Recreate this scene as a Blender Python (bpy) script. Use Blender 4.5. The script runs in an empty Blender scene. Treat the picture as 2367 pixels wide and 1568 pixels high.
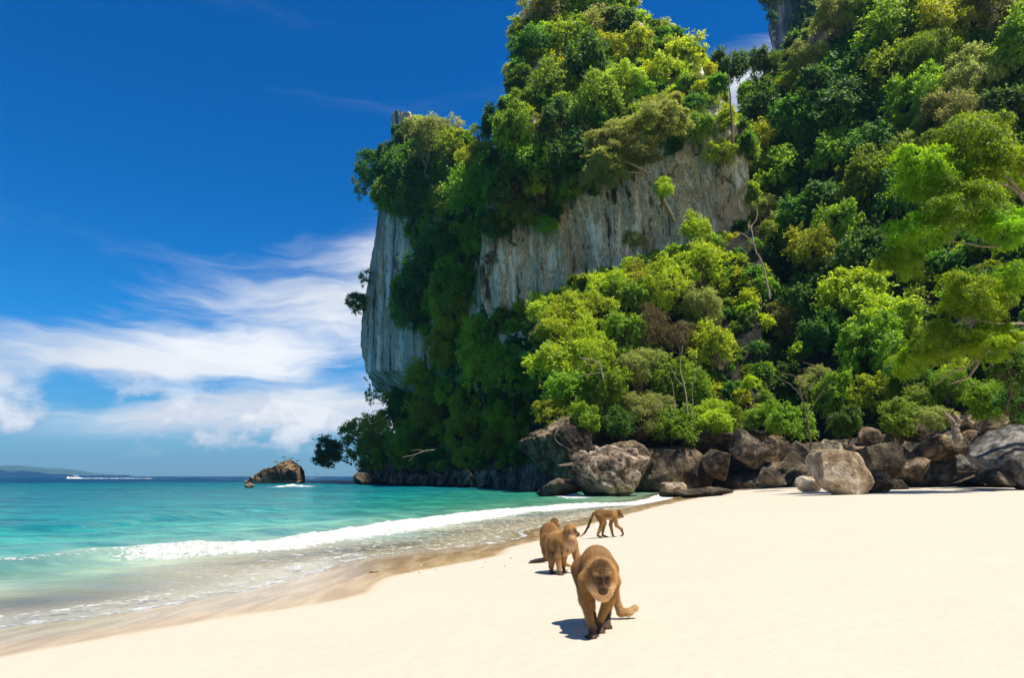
import bpy, math, random
import numpy as np
from mathutils import Vector, Matrix, Euler

# ------------------------------------------------------------------ camera, sky, sun, exposure
sc = bpy.context.scene
F, TH, HC = 1578., math.atan(318/1578.), 1.3
cd_ = bpy.data.cameras.new('camera'); cam = bpy.data.objects.new('camera', cd_)
sc.collection.objects.link(cam); sc.camera = cam
cam.location = (0, 0, HC); cam.rotation_euler = (math.pi/2+TH, 0, 0)
cd_.sensor_width = 36; cd_.lens = 36*F/2367.; cd_.clip_start = .05; cd_.clip_end = 60000

ELEV = math.radians(68)
SUN = Vector((1., -.62, 0)).normalized()*math.cos(ELEV) + Vector((0, 0, math.sin(ELEV)))
sl = bpy.data.lights.new('sun', 'SUN'); sl.energy = 5.0; sl.angle = math.radians(.53); sl.color = (1, .93, .80)
so = bpy.data.objects.new('sun', sl); sc.collection.objects.link(so)
so.rotation_euler = SUN.to_track_quat('Z', 'Y').to_euler()

def nt_clear(nt):
    for n in list(nt.nodes): nt.nodes.remove(n)
class NB:
    """tiny node-builder"""
    def __init__(s, nt): s.nt = nt; nt_clear(nt)
    def n(s, typ, ins=None, **props):
        o = s.nt.nodes.new(typ)
        for k, v in props.items(): setattr(o, k, v)
        for k, v in (ins or {}).items():
            sk = o.inputs[k]
            if isinstance(v, bpy.types.NodeSocket): s.nt.links.new(v, sk)
            else: sk.default_value = v
        return o
    def noise(s, vec, scale, detail=5, rough=.55, dist=0, dim='3D'):
        o = s.n('ShaderNodeTexNoise', {'Scale': scale, 'Detail': detail, 'Roughness': rough, 'Distortion': dist}, noise_dimensions=dim)
        if vec is not None: s.nt.links.new(vec, o.inputs['Vector'])
        return o.outputs['Fac']
    def map(s, vec, scale=(1,1,1), rot=(0,0,0), loc=(0,0,0)):
        return s.n('ShaderNodeMapping', {'Vector': vec, 'Scale': scale, 'Rotation': rot, 'Location': loc}).outputs[0]
    def math(s, op, a, b=0., c=None, clamp=False):
        i = {0: a, 1: b}
        if c is not None: i[2] = c
        return s.n('ShaderNodeMath', i, operation=op, use_clamp=clamp).outputs[0]
    def ss(s, v, lo, hi, a=0., b=1.):
        return s.n('ShaderNodeMapRange', {'Value': v, 'From Min': lo, 'From Max': hi, 'To Min': a, 'To Max': b}, interpolation_type='SMOOTHSTEP').outputs[0]
    def mix(s, f, a, b, mode='MIX'):
        o = s.nt.nodes.new('ShaderNodeMix'); o.data_type = 'RGBA'; o.blend_type = mode
        for sk, v in ((o.inputs[0], f), (o.inputs[6], a), (o.inputs[7], b)):
            if isinstance(v, bpy.types.NodeSocket): s.nt.links.new(v, sk)
            else: sk.default_value = v if not isinstance(v, tuple) or len(v) == 4 else (*v, 1)
        return o.outputs[2]
    def ramp(s, f, stops):
        o = s.n('ShaderNodeValToRGB', {'Fac': f}); e = o.color_ramp.elements
        while len(e) > 1: e.remove(e[-1])
        e[0].position = stops[0][0]; e[0].color = (*stops[0][1], 1)
        for p, c in stops[1:]:
            q = e.new(p); q.color = (*c, 1)
        return o.outputs[0]

W = bpy.data.worlds.new('World'); sc.world = W; W.use_nodes = True
b = NB(W.node_tree)
sky = b.n('ShaderNodeTexSky', sky_type='NISHITA', sun_disc=False)
sky.sun_elevation = ELEV; sky.sun_rotation = math.atan2(SUN.x, SUN.y)
sky.air_density = 1.0; sky.dust_density = .25; sky.ozone_density = 3.5; sky.altitude = 0
tc = b.n('ShaderNodeTexCoord').outputs['Generated']
sep = b.n('ShaderNodeSeparateXYZ', {0: tc})
dx, dy, dz = sep.outputs
hs = b.n('ShaderNodeHueSaturation', {'Saturation': 1.28, 'Value': .95, 'Color': sky.outputs[0]}).outputs[0]
hz = b.ss(dz, 0., .55)
tint = b.mix(hz, (.14, .60, .86), (.03, .53, .80)); tint = b.mix(b.ss(dz, .22, .0), tint, (.27, .46, .66))
skyc = b.mix(1., hs, tint, 'MULTIPLY')
# cirrus: noise stretched along streaks that climb to the right
warp = b.n('ShaderNodeTexNoise', {'Vector': b.map(tc, (2.2, 2.2, 4.5)), 'Scale': 1.0, 'Detail': 4, 'Roughness': .6}).outputs['Color']
wv = b.n('ShaderNodeVectorMath', {0: warp, 1: (.5, .5, .5)}, operation='SUBTRACT').outputs[0]
wv = b.n('ShaderNodeVectorMath', {0: wv, 'Scale': .15}, operation='SCALE').outputs[0]
tw = b.n('ShaderNodeVectorMath', {0: tc, 1: wv}, operation='ADD').outputs[0]
st = b.map(tw, (1.3, 1.3, 10.), (0, math.radians(-16), 0), (.35, .2, .42))
n1 = b.noise(st, 1.55, 9, .6, .25)
n2 = b.noise(b.map(tw, (1, 1, 3.2), (0, math.radians(12), 0), (4.1, 2.3, 7.7)), 2.4, 6, .55)
edge = b.math('ADD', b.math('MULTIPLY', dx, .40), .455)          # upper rim of the cloud bank
rel = b.math('SUBTRACT', dz, edge)
band = b.ss(rel, -.12, .06, 1., 0.)
low = b.ss(dz, .03, .075)
body = b.math('MULTIPLY', band, low)
gap = b.math('SUBTRACT', b.math('SUBTRACT', dz, .205), b.math('MULTIPLY', dx, .22)); gap = b.math('MULTIPLY', b.ss(b.math('ABSOLUTE', b.math('ADD', gap, b.math('MULTIPLY', b.math('SUBTRACT', n2, .5), .16))), .0, .045, 1., 0.), .13)
dens = b.math('SUBTRACT', b.math('ADD', b.math('MULTIPLY', n1, .74), b.math('MULTIPLY', n2, .26)), gap)
dens = b.math('ADD', dens, b.math('MULTIPLY', body, .235))
cl = b.ss(dens, .545, .80)
cl = b.math('MULTIPLY', cl, b.math('ADD', b.math('MULTIPLY', body, .93), b.ss(rel, .5, .0, .0, .10)))
# a few puffy cumulus just above the sea
cu = b.noise(b.map(tc, (1, 1, 1.5), (0, 0, 0), (.13, 0, 0)), 9., 8, .55)
cumask = b.math('MULTIPLY', b.ss(dz, .018, .05), b.ss(dz, .17, .05))
cumask = b.math('MULTIPLY', cumask, b.ss(b.noise(b.map(tc, (1, 1, .2), (0, 0, 0), (.0, .3, .1)), 2.2, 2), .42, .6))
cuf = b.math('MULTIPLY', b.ss(cu, .47, .56), cumask)
clc = b.mix(b.ss(n2, .3, .7), (4.3, 4.6, 5.0), (5.9, 6.0, 6.2))
skyc = b.mix(cl, skyc, clc)
skyc = b.mix(b.math('MULTIPLY', cuf, .8), skyc, b.mix(b.ss(cu, .5, .62), (3.9, 4.2, 4.8), (6.5, 6.4, 6.3)))
bg = b.n('ShaderNodeBackground', {'Color': skyc, 'Strength': .115})
wo = b.n('ShaderNodeOutputWorld', {'Surface': bg.outputs[0]})
sc.view_settings.view_transform = 'Standard'; sc.view_settings.look = 'None'
sc.view_settings.gamma = 1; sc.view_settings.use_curve_mapping = False
sc.view_settings.exposure = .56
sc.cycles.max_bounces = 6; sc.cycles.diffuse_bounces = 3; sc.cycles.glossy_bounces = 2
sc.cycles.transparent_max_bounces = 8; sc.cycles.caustics_reflective = False

# ------------------------------------------------------------------ helpers
def link(o): sc.collection.objects.link(o); return o
def tag(o, label=None, cat=None, group=None, kind=None):
    if label: o['label'] = label
    if cat: o['category'] = cat
    if group: o['group'] = group
    if kind: o['kind'] = kind
    return o
def empty(name, loc): o = bpy.data.objects.new(name, None); o.location = loc; return link(o)
def mesh(name, v, f, mat=None, parent=None, smooth=False, attrs=None, add=True):
    """v (n,3) array; f (m,k) array of equal polygons, or list of such arrays"""
    v = np.asarray(v, np.float32); fs = f if isinstance(f, list) else [f]
    fs = [np.asarray(a, np.int32) for a in fs if len(a)]
    me = bpy.data.meshes.new(name); me.vertices.add(len(v)); me.vertices.foreach_set('co', v.ravel())
    li = np.concatenate([a.ravel() for a in fs]); cnt = np.concatenate([np.full(len(a), a.shape[1], np.int32) for a in fs])
    me.loops.add(len(li)); me.loops.foreach_set('vertex_index', li)
    me.polygons.add(len(cnt)); me.polygons.foreach_set('loop_start', np.concatenate([[0], np.cumsum(cnt)[:-1]]).astype(np.int32))
    me.polygons.foreach_set('loop_total', cnt)
    for k, (dom, typ, a) in (attrs or {}).items():
        at = me.attributes.new(k, typ, dom)
        at.data.foreach_set({'FLOAT': 'value', 'FLOAT_COLOR': 'color', 'FLOAT_VECTOR': 'vector', 'INT': 'value'}[typ], np.asarray(a).ravel())
    me.update(calc_edges=True)
    if smooth: me.polygons.foreach_set('use_smooth', np.ones(len(cnt), bool))
    if mat: me.materials.append(mat)
    o = bpy.data.objects.new(name, me)
    if add: link(o)
    if parent: o.parent = parent
    return o
def ray(px, py):
    u = (np.asarray(px, float)-1183.5)/F; v = (784-np.asarray(py, float))/F
    return np.stack([u, math.cos(TH)-v*math.sin(TH), math.sin(TH)+v*math.cos(TH)], -1)
def at(px, py, d):
    """the place at distance d (metres ahead of the camera) seen at a spot of the photograph"""
    r = ray(px, py); return r*(np.asarray(d, float)/r[..., 1])[..., None]+np.array([0, 0, HC])
def ppm(px, py, d):
    """metres per photograph pixel there"""
    r = ray(px, py); return d/r[..., 1]/F

_P = np.random.RandomState(7).permutation(256); _P = np.concatenate([_P, _P, _P])
_G = np.random.RandomState(8).normal(size=(256, 3)); _G /= np.linalg.norm(_G, axis=1)[:, None]
def pn(p):
    p = np.asarray(p, np.float64); i = np.floor(p).astype(np.int64); f = p-i; i &= 255
    w = f*f*f*(f*(f*6-15)+10); out = 0
    for a in (0, 1):
        for c in (0, 1):
            for e in (0, 1):
                g = _G[_P[_P[_P[(i[..., 0]+a) & 255]+((i[..., 1]+c) & 255)]+((i[..., 2]+e) & 255)]]
                d = g[..., 0]*(f[..., 0]-a)+g[..., 1]*(f[..., 1]-c)+g[..., 2]*(f[..., 2]-e)
                out = out+d*(w[..., 0] if a else 1-w[..., 0])*(w[..., 1] if c else 1-w[..., 1])*(w[..., 2] if e else 1-w[..., 2])
    return out*1.5
def fbm(p, o=4, g=.5, ridge=False):
    s = 0; a = 1; t = 0
    for k in range(o):
        n = pn(np.asarray(p)*(2.03**k)+k*17.3)
        s = s+a*((1-2*np.abs(n))*.5 if ridge else n); t += a; a *= g
    return s/t
def sst(x, a, b): t = np.clip((x-a)/(b-a), 0, 1); return t*t*(3-2*t)
def catmull(pts, n=12):
    p = np.asarray(pts, float); q = np.vstack([2*p[0]-p[1], p, 2*p[-1]-p[-2]]); out = []
    for i in range(1, len(q)-2):
        for t in np.linspace(0, 1, n, endpoint=False):
            out.append(.5*((2*q[i])+(-q[i-1]+q[i+1])*t+(2*q[i-1]-5*q[i]+4*q[i+1]-q[i+2])*t*t+(-q[i-1]+3*q[i]-3*q[i+1]+q[i+2])*t**3))
    return np.array(out+[p[-1]])
def sdist(x, y, line):
    """signed distance to a polyline, positive on its left (the sea); also position along it"""
    best = np.full(x.shape, 1e9); sg = np.ones(x.shape); al = np.zeros(x.shape); acc = 0
    for i in range(len(line)-1):
        a, c = line[i], line[i+1]; d = c-a; L = math.hypot(*d)
        t = np.clip(((x-a[0])*d[0]+(y-a[1])*d[1])/(L*L), 0, 1)
        ex = x-a[0]-t*d[0]; ey = y-a[1]-t*d[1]; q = ex*ex+ey*ey; m = q < best
        best = np.where(m, q, best); sg = np.where(m, np.sign(d[0]*(y-a[1])-d[1]*(x-a[0])), sg); al = np.where(m, acc+t*L, al); acc += L
    return np.sqrt(best)*np.where(sg == 0, 1, sg), al
def onz(pts, z=0.):
    out = []
    for p in pts:
        r = ray(*p); out.append((r*(z-HC)/r[2])[:2])
    return out
SWASH = catmull([(-30, -60), (-12, -10), (-8.6, -1), (-6.2, 3.6)]+onz([(0, 1455), (200, 1432), (500, 1382), (700, 1335), (840, 1293), (1000, 1272), (1150, 1256), (1222, 1240), (1215, 1228), (1330, 1203), (1480, 1168), (1560, 1152)])+[(16, 60), (60, 160), (150, 400)], 8)
WET = catmull([(-28, -60), (-9, -10), (-6, -1), (-4.2, 2.9)]+onz([(0, 1545), (260, 1492), (480, 1452), (700, 1420), (850, 1388), (900, 1350), (1000, 1325), (1175, 1298), (1190, 1272), (1300, 1232), (1440, 1195), (1560, 1165), (1690, 1142)], .12)+[(24, 66), (70, 160), (160, 400)], 8)
CREST = catmull([(-24, -10), (-13, 2), (-9.5, 7.2)]+onz([(0, 1302), (250, 1277), (450, 1268), (640, 1256), (850, 1224), (1000, 1202), (1150, 1182), (1300, 1168), (1480, 1157)], .08)+[(12, 55)], 8)
def zsand(x, y, sd=None):
    if sd is None: sd, _ = sdist(x, y, SWASH)
    land = .80*(1-np.exp(-np.maximum(-sd, 0)/8.)); sea = -3.2*(1-np.exp(-np.maximum(sd, 0)*.075/3.2))
    p = np.stack([x*.35, y*.35, x*0], -1)
    return np.where(sd < 0, land, sea)+.022*fbm(p, 2)*sst(-sd, .8, 4)+.004*pn(np.stack([x*2.2, y*2.2, x*0+3], -1))*sst(-sd, 1.5, 4)
def ground_at(px, py):
    r = ray(px, py); lo, hi = 1., 400.
    for t in np.geomspace(1, 400, 300):
        p = r*t+np.array([0, 0, HC])
        if p[2] < max(0., float(zsand(np.array([p[0]]), np.array([p[1]]))[0])): return p
    return r*100+np.array([0, 0, HC])

# ------------------------------------------------------------------ materials
def newmat(name): m = bpy.data.materials.new(name); m.use_nodes = True; return m, NB(m.node_tree)
def out(b, s, disp=None): b.n('ShaderNodeOutputMaterial', {'Surface': s})
def bump(b, h, d, s=1.): return b.n('ShaderNodeBump', {'Height': h, 'Distance': d, 'Strength': s}).outputs[0]
def attr(b, n, o='Fac'): return b.n('ShaderNodeAttribute', attribute_name=n).outputs[o]

def sand_mat():
    m, b = newmat('beach_sand'); pos = b.n('ShaderNodeNewGeometry').outputs['Position']
    wet = attr(b, 'wet'); film = attr(b, 'film')
    n = b.noise(pos, 1.1, 5); g = b.noise(pos, 160, 2)
    dry = b.mix(n, (.49, .43, .345), (.535, .475, .39)); dry = b.mix(b.math('MULTIPLY', g, .22), dry, (.42, .34, .235))
    streak = b.noise(b.map(pos, (2.2, .5, 1), (0, 0, math.radians(-24))), 2.2, 5, .6)
    wetc = b.mix(b.ss(streak, .35, .65), (.40, .265, .12), (.54, .40, .22))
    farw = b.ss(b.n('ShaderNodeSeparateXYZ', {0: pos}).outputs[1], 7, 13)
    wetc = b.mix(b.math('MULTIPLY', b.ss(streak, .42, .62, 1, .3), farw), wetc, (.26, .165, .08))
    c = b.mix(wet, dry, wetc); c = b.mix(attr(b, 'under'), c, (.60, .49, .31))
    ro = b.ss(wet, 0, 1, .9, .30); ro = b.n('ShaderNodeMix', {0: film, 2: ro, 3: .10}).outputs[0]
    h = b.math('ADD', b.math('MULTIPLY', b.noise(pos, 7, 4), .014), b.math('MULTIPLY', g, .0015))
    h2 = b.math('MULTIPLY', b.noise(b.map(pos, (1, .3, 1), (0, 0, math.radians(-24))), 5, 3), .008)
    hh = b.n('ShaderNodeMix', {0: wet, 2: h, 3: h2}).outputs[0]
    p = b.n('ShaderNodeBsdfPrincipled', {'Base Color': c, 'Roughness': ro, 'Specular IOR Level': b.ss(wet, 0, 1, .15, .5), 'Normal': bump(b, hh, 1.)})
    out(b, p.outputs[0]); return m
def water_mat():
    m, b = newmat('sea_water'); pos = b.n('ShaderNodeNewGeometry').outputs['Position']
    col = attr(b, 'wcol', 'Color'); foam = attr(b, 'foam'); alpha = attr(b, 'clear')
    sx, sy, sz = b.n('ShaderNodeSeparateXYZ', {0: pos}).outputs
    far = b.ss(sy, 25, 140)
    a1 = b.noise(b.map(pos, (.65, 1., 1)), 1.0, 5, .62); a2 = b.noise(b.map(pos, (.22, 1., 1)), .22, 5, .65)
    a0 = b.noise(b.map(pos, (.7, 1., 1)), 4., 3, .6)
    h = b.math('ADD', b.math('MULTIPLY', a1, .26), b.math('MULTIPLY', a2, 1.1)); h = b.math('ADD', h, b.math('MULTIPLY', a0, .03)); h = b.math('MULTIPLY', h, attr(b, 'chop'))
    # paler and darker patches mixed into the water colour
    pat = b.noise(b.map(pos, (.25, 1., 1)), .35, 4, .6)
    c = b.mix(b.ss(pat, .35, .65), b.mix(1., col, (.60, .76, .84), 'MULTIPLY'), b.mix(1., col, (1.15, 1.12, 1.08), 'MULTIPLY'))
    tr = b.n('ShaderNodeBsdfTransparent', {'Color': (.97, 1., .98, 1)})
    gl = b.n('ShaderNodeBsdfGlossy', {'Roughness': .08, 'Normal': bump(b, h, 1., .6), 'Color': (1, 1, 1, 1)})
    fr = b.n('ShaderNodeFresnel', {'IOR': 1.33, 'Normal': bump(b, h, 1., .6)}).outputs[0]
    clear = b.n('ShaderNodeMixShader', {0: b.math('MULTIPLY', fr, .22), 1: tr.outputs[0], 2: gl.outputs[0]})
    c = b.mix(attr(b, 'chop'), c, b.mix(b.ss(a1, .38, .62), b.mix(1., c, (.60, .70, .74), 'MULTIPLY'), b.mix(1., c, (1.14, 1.12, 1.08), 'MULTIPLY')))  # wave light painted into the colour: crests brighter, troughs darker
    dif = b.n('ShaderNodeBsdfDiffuse', {'Color': c, 'Normal': bump(b, h, 1., .9)}); rg = b.n('ShaderNodeBsdfGlossy', {'Roughness': .14, 'Normal': bump(b, h, 1., .8)})
    deep = b.n('ShaderNodeMixShader', {0: b.math('MINIMUM', b.math('MULTIPLY', fr, .55), b.ss(sy, 20, 120, .42, .10)), 1: dif.outputs[0], 2: rg.outputs[0]})
    body = b.n('ShaderNodeMixShader', {0: alpha, 1: deep.outputs[0], 2: clear.outputs[0]})
    # foam lace
    fn = b.noise(pos, 5.5, 8, .7, .5); v = b.n('ShaderNodeTexVoronoi', {'Vector': pos, 'Scale': 9.}, feature='DISTANCE_TO_EDGE').outputs['Distance']
    lace = b.math('SUBTRACT', fn, b.math('MULTIPLY', v, .35))
    # white horses out at sea
    wc = b.noise(b.map(pos, (.10, .55, 1)), .13, 6, .6); wcm = b.math('MULTIPLY', b.ss(wc, .66, .70), b.ss(sy, 90, 220))
    ff = b.ss(b.math('ADD', foam, b.math('MULTIPLY', b.math('SUBTRACT', lace, .42), 3.0)), .40, .72)
    ff = b.math('MULTIPLY', ff, b.ss(foam, .02, .16)); ff = b.math('MAXIMUM', ff, wcm)
    fb = b.noise(pos, 26, 4, .7)
    fo = b.n('ShaderNodeBsdfPrincipled', {'Base Color': b.mix(b.ss(fn, .35, .6), (.72, .75, .70), (.86, .86, .82)), 'Roughness': .6, 'Normal': bump(b, b.math('ADD', fn, b.math('MULTIPLY', fb, .4)), .16)})
    fin = b.n('ShaderNodeMixShader', {0: ff, 1: body.outputs[0], 2: fo.outputs[0]})
    out(b, fin.outputs[0]); return m
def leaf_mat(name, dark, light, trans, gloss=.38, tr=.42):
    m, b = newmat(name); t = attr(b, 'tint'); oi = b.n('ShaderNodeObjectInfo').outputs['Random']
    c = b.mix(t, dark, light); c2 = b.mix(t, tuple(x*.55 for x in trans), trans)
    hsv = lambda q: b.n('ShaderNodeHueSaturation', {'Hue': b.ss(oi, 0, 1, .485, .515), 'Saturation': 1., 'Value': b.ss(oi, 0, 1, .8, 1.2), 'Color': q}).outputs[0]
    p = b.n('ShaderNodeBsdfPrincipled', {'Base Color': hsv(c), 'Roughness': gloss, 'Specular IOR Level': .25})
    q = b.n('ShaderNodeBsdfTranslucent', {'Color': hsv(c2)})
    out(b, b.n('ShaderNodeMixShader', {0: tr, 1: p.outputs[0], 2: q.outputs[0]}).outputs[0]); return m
def bark_mat(name, a, c):
    m, b = newmat(name); pos = b.n('ShaderNodeTexCoord').outputs['Object']
    n = b.noise(b.map(pos, (1, 1, .25)), 14, 5)
    p = b.n('ShaderNodeBsdfPrincipled', {'Base Color': b.mix(b.ss(n, .3, .7), a, c), 'Roughness': .85, 'Normal': bump(b, n, .04)})
    out(b, p.outputs[0]); return m
def rock_mat(name, cols, scale=1., streak=0., bscale=1., patch=None, line=None, ck=.4, bd=.5, low=None):
    """layered noise in the stone's own colours; streak>0 pulls the pattern into vertical drip marks"""
    m, b = newmat(name); pos = b.n('ShaderNodeNewGeometry').outputs['Position']
    zs = 1-.93*streak
    w = b.n('ShaderNodeTexNoise', {'Vector': pos, 'Scale': .12*scale, 'Detail': 3}).outputs['Color']
    pw = b.n('ShaderNodeVectorMath', {0: pos, 1: b.n('ShaderNodeVectorMath', {0: w, 'Scale': 1.6 if streak > .8 else 3./scale}, operation='SCALE').outputs[0]}, operation='ADD').outputs[0]
    k1 = 1.7 if streak > .8 else 1.
    n1 = b.noise(b.map(pw, (1, 1, zs)), .55*scale*k1, 6, .6, .15); n2 = b.noise(b.map(pw, (1, 1, zs*.8)), 1.9*scale*k1, 5, .6); n3 = b.noise(pos, .16*scale, 4, .6)
    f = b.math('ADD', b.math('MULTIPLY', n1, .6), b.math('MULTIPLY', n2, .4))
    c = b.ramp(b.ss(f, .36, .64), cols)
    if patch: c = b.mix(b.math('MULTIPLY', b.ss(n3, .52, .66), .40), c, patch)
    fine = b.noise(b.map(pos, (1, 1, 1-.5*streak)), 6*scale, 6, .75); c = b.mix(b.ss(fine, .3, .7, .0, .5), c, b.mix(1., c, (.45, .42, .40), 'MULTIPLY'))
    if line:   # tide line: dark algae low down, pale bleached band above it
        z = b.n('ShaderNodeSeparateXYZ', {0: pos}).outputs[2]; zz = b.math('ADD', z, b.math('MULTIPLY', n1, .5))
        c = b.mix(b.math('MULTIPLY', b.ss(zz, line+.75, line+.55), .9), c, (.30, .22, .13)); c = b.mix(b.ss(zz, line+.3, line+.15), c, (.035, .03, .022))
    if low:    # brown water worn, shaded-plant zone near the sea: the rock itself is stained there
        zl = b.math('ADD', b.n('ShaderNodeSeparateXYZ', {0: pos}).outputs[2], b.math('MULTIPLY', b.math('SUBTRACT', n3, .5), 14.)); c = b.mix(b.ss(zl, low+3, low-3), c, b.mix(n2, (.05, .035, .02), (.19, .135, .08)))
    cn = b.math('ABSOLUTE', b.math('SUBTRACT', b.noise(b.map(pw, (1, 1, .55), (.3, .2, 0)), .9*scale*bscale, 7, .62, .8), .5))
    crack = b.ss(cn, .0, .013)
    c = b.mix(b.math('MULTIPLY', b.math('SUBTRACT', 1., crack), ck), c, (.03, .026, .02))
    h = b.math('ADD', b.math('MULTIPLY', n2, .5), b.math('MULTIPLY', fine, .16)); h = b.math('ADD', h, b.math('MULTIPLY', crack, .2*ck))
    p = b.n('ShaderNodeBsdfPrincipled', {'Base Color': c, 'Roughness': .88, 'Specular IOR Level': .25, 'Normal': bump(b, h, bd/scale)})
    out(b, p.outputs[0]); return m
def plain(name, c, rough=.5, **k):
    m, b = newmat(name); g = b.noise(b.n('ShaderNodeTexCoord').outputs['Object'], 6, 3)
    p = b.n('ShaderNodeBsdfPrincipled', {'Base Color': b.mix(g, tuple(x*.85 for x in c), c), 'Roughness': rough, **k}); out(b, p.outputs[0]); return m
M = {}
M['sand'] = sand_mat(); M['water'] = water_mat()
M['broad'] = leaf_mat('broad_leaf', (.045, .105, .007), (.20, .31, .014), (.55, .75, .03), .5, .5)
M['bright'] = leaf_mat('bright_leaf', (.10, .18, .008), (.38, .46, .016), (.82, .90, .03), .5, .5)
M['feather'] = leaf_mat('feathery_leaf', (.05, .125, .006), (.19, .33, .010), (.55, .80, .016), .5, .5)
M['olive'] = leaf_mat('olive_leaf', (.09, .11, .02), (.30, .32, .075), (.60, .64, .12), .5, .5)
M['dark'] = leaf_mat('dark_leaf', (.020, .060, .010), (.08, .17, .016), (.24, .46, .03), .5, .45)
M['brownish'] = leaf_mat('dry_leaf', (.06, .045, .018), (.16, .13, .05), (.28, .20, .05))
M['bark'] = bark_mat('tree_bark', (.055, .035, .02), (.15, .10, .06)); M['palebark'] = bark_mat('pale_bark', (.20, .14, .09), (.42, .33, .23))
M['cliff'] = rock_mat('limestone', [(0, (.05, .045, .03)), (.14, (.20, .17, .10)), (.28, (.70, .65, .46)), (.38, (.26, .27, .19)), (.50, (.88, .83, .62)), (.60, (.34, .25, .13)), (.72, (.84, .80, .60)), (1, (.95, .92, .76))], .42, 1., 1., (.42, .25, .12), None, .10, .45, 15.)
M['bluecliff'] = rock_mat('blue_grey_limestone', [(0, (.03, .045, .05)), (.35, (.10, .14, .16)), (.6, (.25, .30, .32)), (1, (.50, .47, .43))], .25, 1., 1., (.30, .17, .10), None, .05, .25)
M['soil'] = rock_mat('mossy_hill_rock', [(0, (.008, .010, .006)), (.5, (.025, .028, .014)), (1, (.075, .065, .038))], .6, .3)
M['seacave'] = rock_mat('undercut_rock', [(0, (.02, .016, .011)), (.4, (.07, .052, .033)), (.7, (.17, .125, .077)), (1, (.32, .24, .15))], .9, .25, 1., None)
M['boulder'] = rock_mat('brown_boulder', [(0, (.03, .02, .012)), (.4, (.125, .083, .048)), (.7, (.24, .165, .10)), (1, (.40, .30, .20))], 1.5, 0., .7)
M['pale'] = rock_mat('pale_boulder', [(0, (.17, .115, .065)), (.4, (.38, .28, .17)), (.7, (.52, .42, .29)), (1, (.66, .58, .46))], 1.1, .2, .5)
M['grey'] = rock_mat('grey_boulder', [(0, (.03, .028, .025)), (.4, (.10, .092, .08)), (.7, (.20, .185, .165)), (1, (.34, .32, .29))], 1.5, .0, .7, None, None, .4, .35)
M['darkrock'] = rock_mat('dark_boulder', [(0, (.025, .02, .014)), (.5, (.09, .07, .047)), (1, (.22, .17, .11))], 1.3, 0., .8)
M['bigrock'] = rock_mat('big_barnacled_rock', [(0, (.03, .022, .016)), (.35, (.14, .10, .07)), (.6, (.30, .225, .16)), (1, (.56, .46, .36))], 1.6, .0, .5, None, .35, .6, .7)
M['searock'] = rock_mat('sea_stack_rock', [(0, (.03, .02, .012)), (.4, (.12, .075, .04)), (.7, (.26, .17, .095)), (1, (.5, .38, .25))], .7, .0, 1., None, .1)

# ------------------------------------------------------------------ ground and sea (polar sheets round the camera)
def polar(rows, az):
    r, a = np.meshgrid(rows, az, indexing='ij'); n, k = r.shape
    idx = np.arange(n*k).reshape(n, k)
    f = np.stack([idx[:-1, :-1], idx[:-1, 1:], idx[1:, 1:], idx[1:, :-1]], -1).reshape(-1, 4)[:, ::-1]
    return r*np.sin(a), r*np.cos(a), f
def azs(fine): return np.radians(np.concatenate([np.arange(-180, -42, 4.), np.arange(-42, 42, fine), np.arange(42, 181, 4.)]))
hyp = 1/np.linspace(1/2.2, 1/150, 300)
X, Y, Fc = polar(np.concatenate([[.01, .7, 1.4], hyp, np.geomspace(160, 600, 12)]), azs(.22))
sd, _ = sdist(X, Y, SWASH); wd, _ = sdist(X, Y, WET)
Z = zsand(X, Y, sd)
jit = .10*fbm(np.stack([X*.9, Y*.9, X*0], -1), 4)*np.clip(Y/6, .6, 3)
wet = sst(wd+jit, -.05, .22)
film = sst(wd+jit*2, .25, 1.1)*.6
ground = mesh('beach', np.stack([X, Y, Z], -1).reshape(-1, 3), Fc, M['sand'], smooth=True,
              attrs={'wet': ('POINT', 'FLOAT', wet), 'film': ('POINT', 'FLOAT', film), 'under': ('POINT', 'FLOAT', .85*sst(sd, -.05, .6))})
tag(ground, 'pale cream sand beach with a wet brown strip along the water', kind='structure')

rows = np.concatenate([1/np.linspace(1/4.2, 1/60, 430), 1/np.linspace(1/61, 1/900, 70), np.geomspace(950, 45000, 30)])
X, Y, Fc = polar(rows, azs(.17))
sd, al = sdist(X, Y, SWASH); cd, cl_ = sdist(X, Y, CREST)
R = np.hypot(X, Y); P3 = lambda sx, sy, o=0.: np.stack([X*sx, Y*sy, X*0+o], -1)
near = 1-sst(R, 22, 60); out1 = sst(sd, .6, 3.)
Z = (.045*pn(P3(.45, .8))+.022*pn(P3(1.1, 2.1, 4.)))*near*out1+.16*pn(P3(.09, .16, 9.))*sst(R, 15, 60)*(1-sst(R, 150, 400))*out1
# the breaking wave
amp = .20*(.75+.5*fbm(P3(.25, .25, 2.), 2))*sst(cl_, 8, 22)*(1-.5*sst(Y, 20, 40))
wob = .22*pn(P3(.6, .6, 5.))
c_ = cd+wob*.6
prof = np.where(c_ > 0, np.exp(-(c_/.75)**2), np.exp(-(c_/.26)**2))
Z += amp*prof
# green swells rolling in behind it
for off, hgt, y0, y1 in ((2.1, .15, 11, 15), (4.6, .10, 9, 13), (8.2, .10, 6, 10)):
    q = cd-off*(1+.25*sst(Y, 15, 40))+.35*pn(P3(.22, .22, off)); Z += hgt*sst(Y, y0, y1)*(.6+.8*pn(P3(.12, .12, off+3)))*np.where(q > 0, np.exp(-(q/.9)**2), np.exp(-(q/.4)**2))*(1-sst(R, 50, 90))
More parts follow.
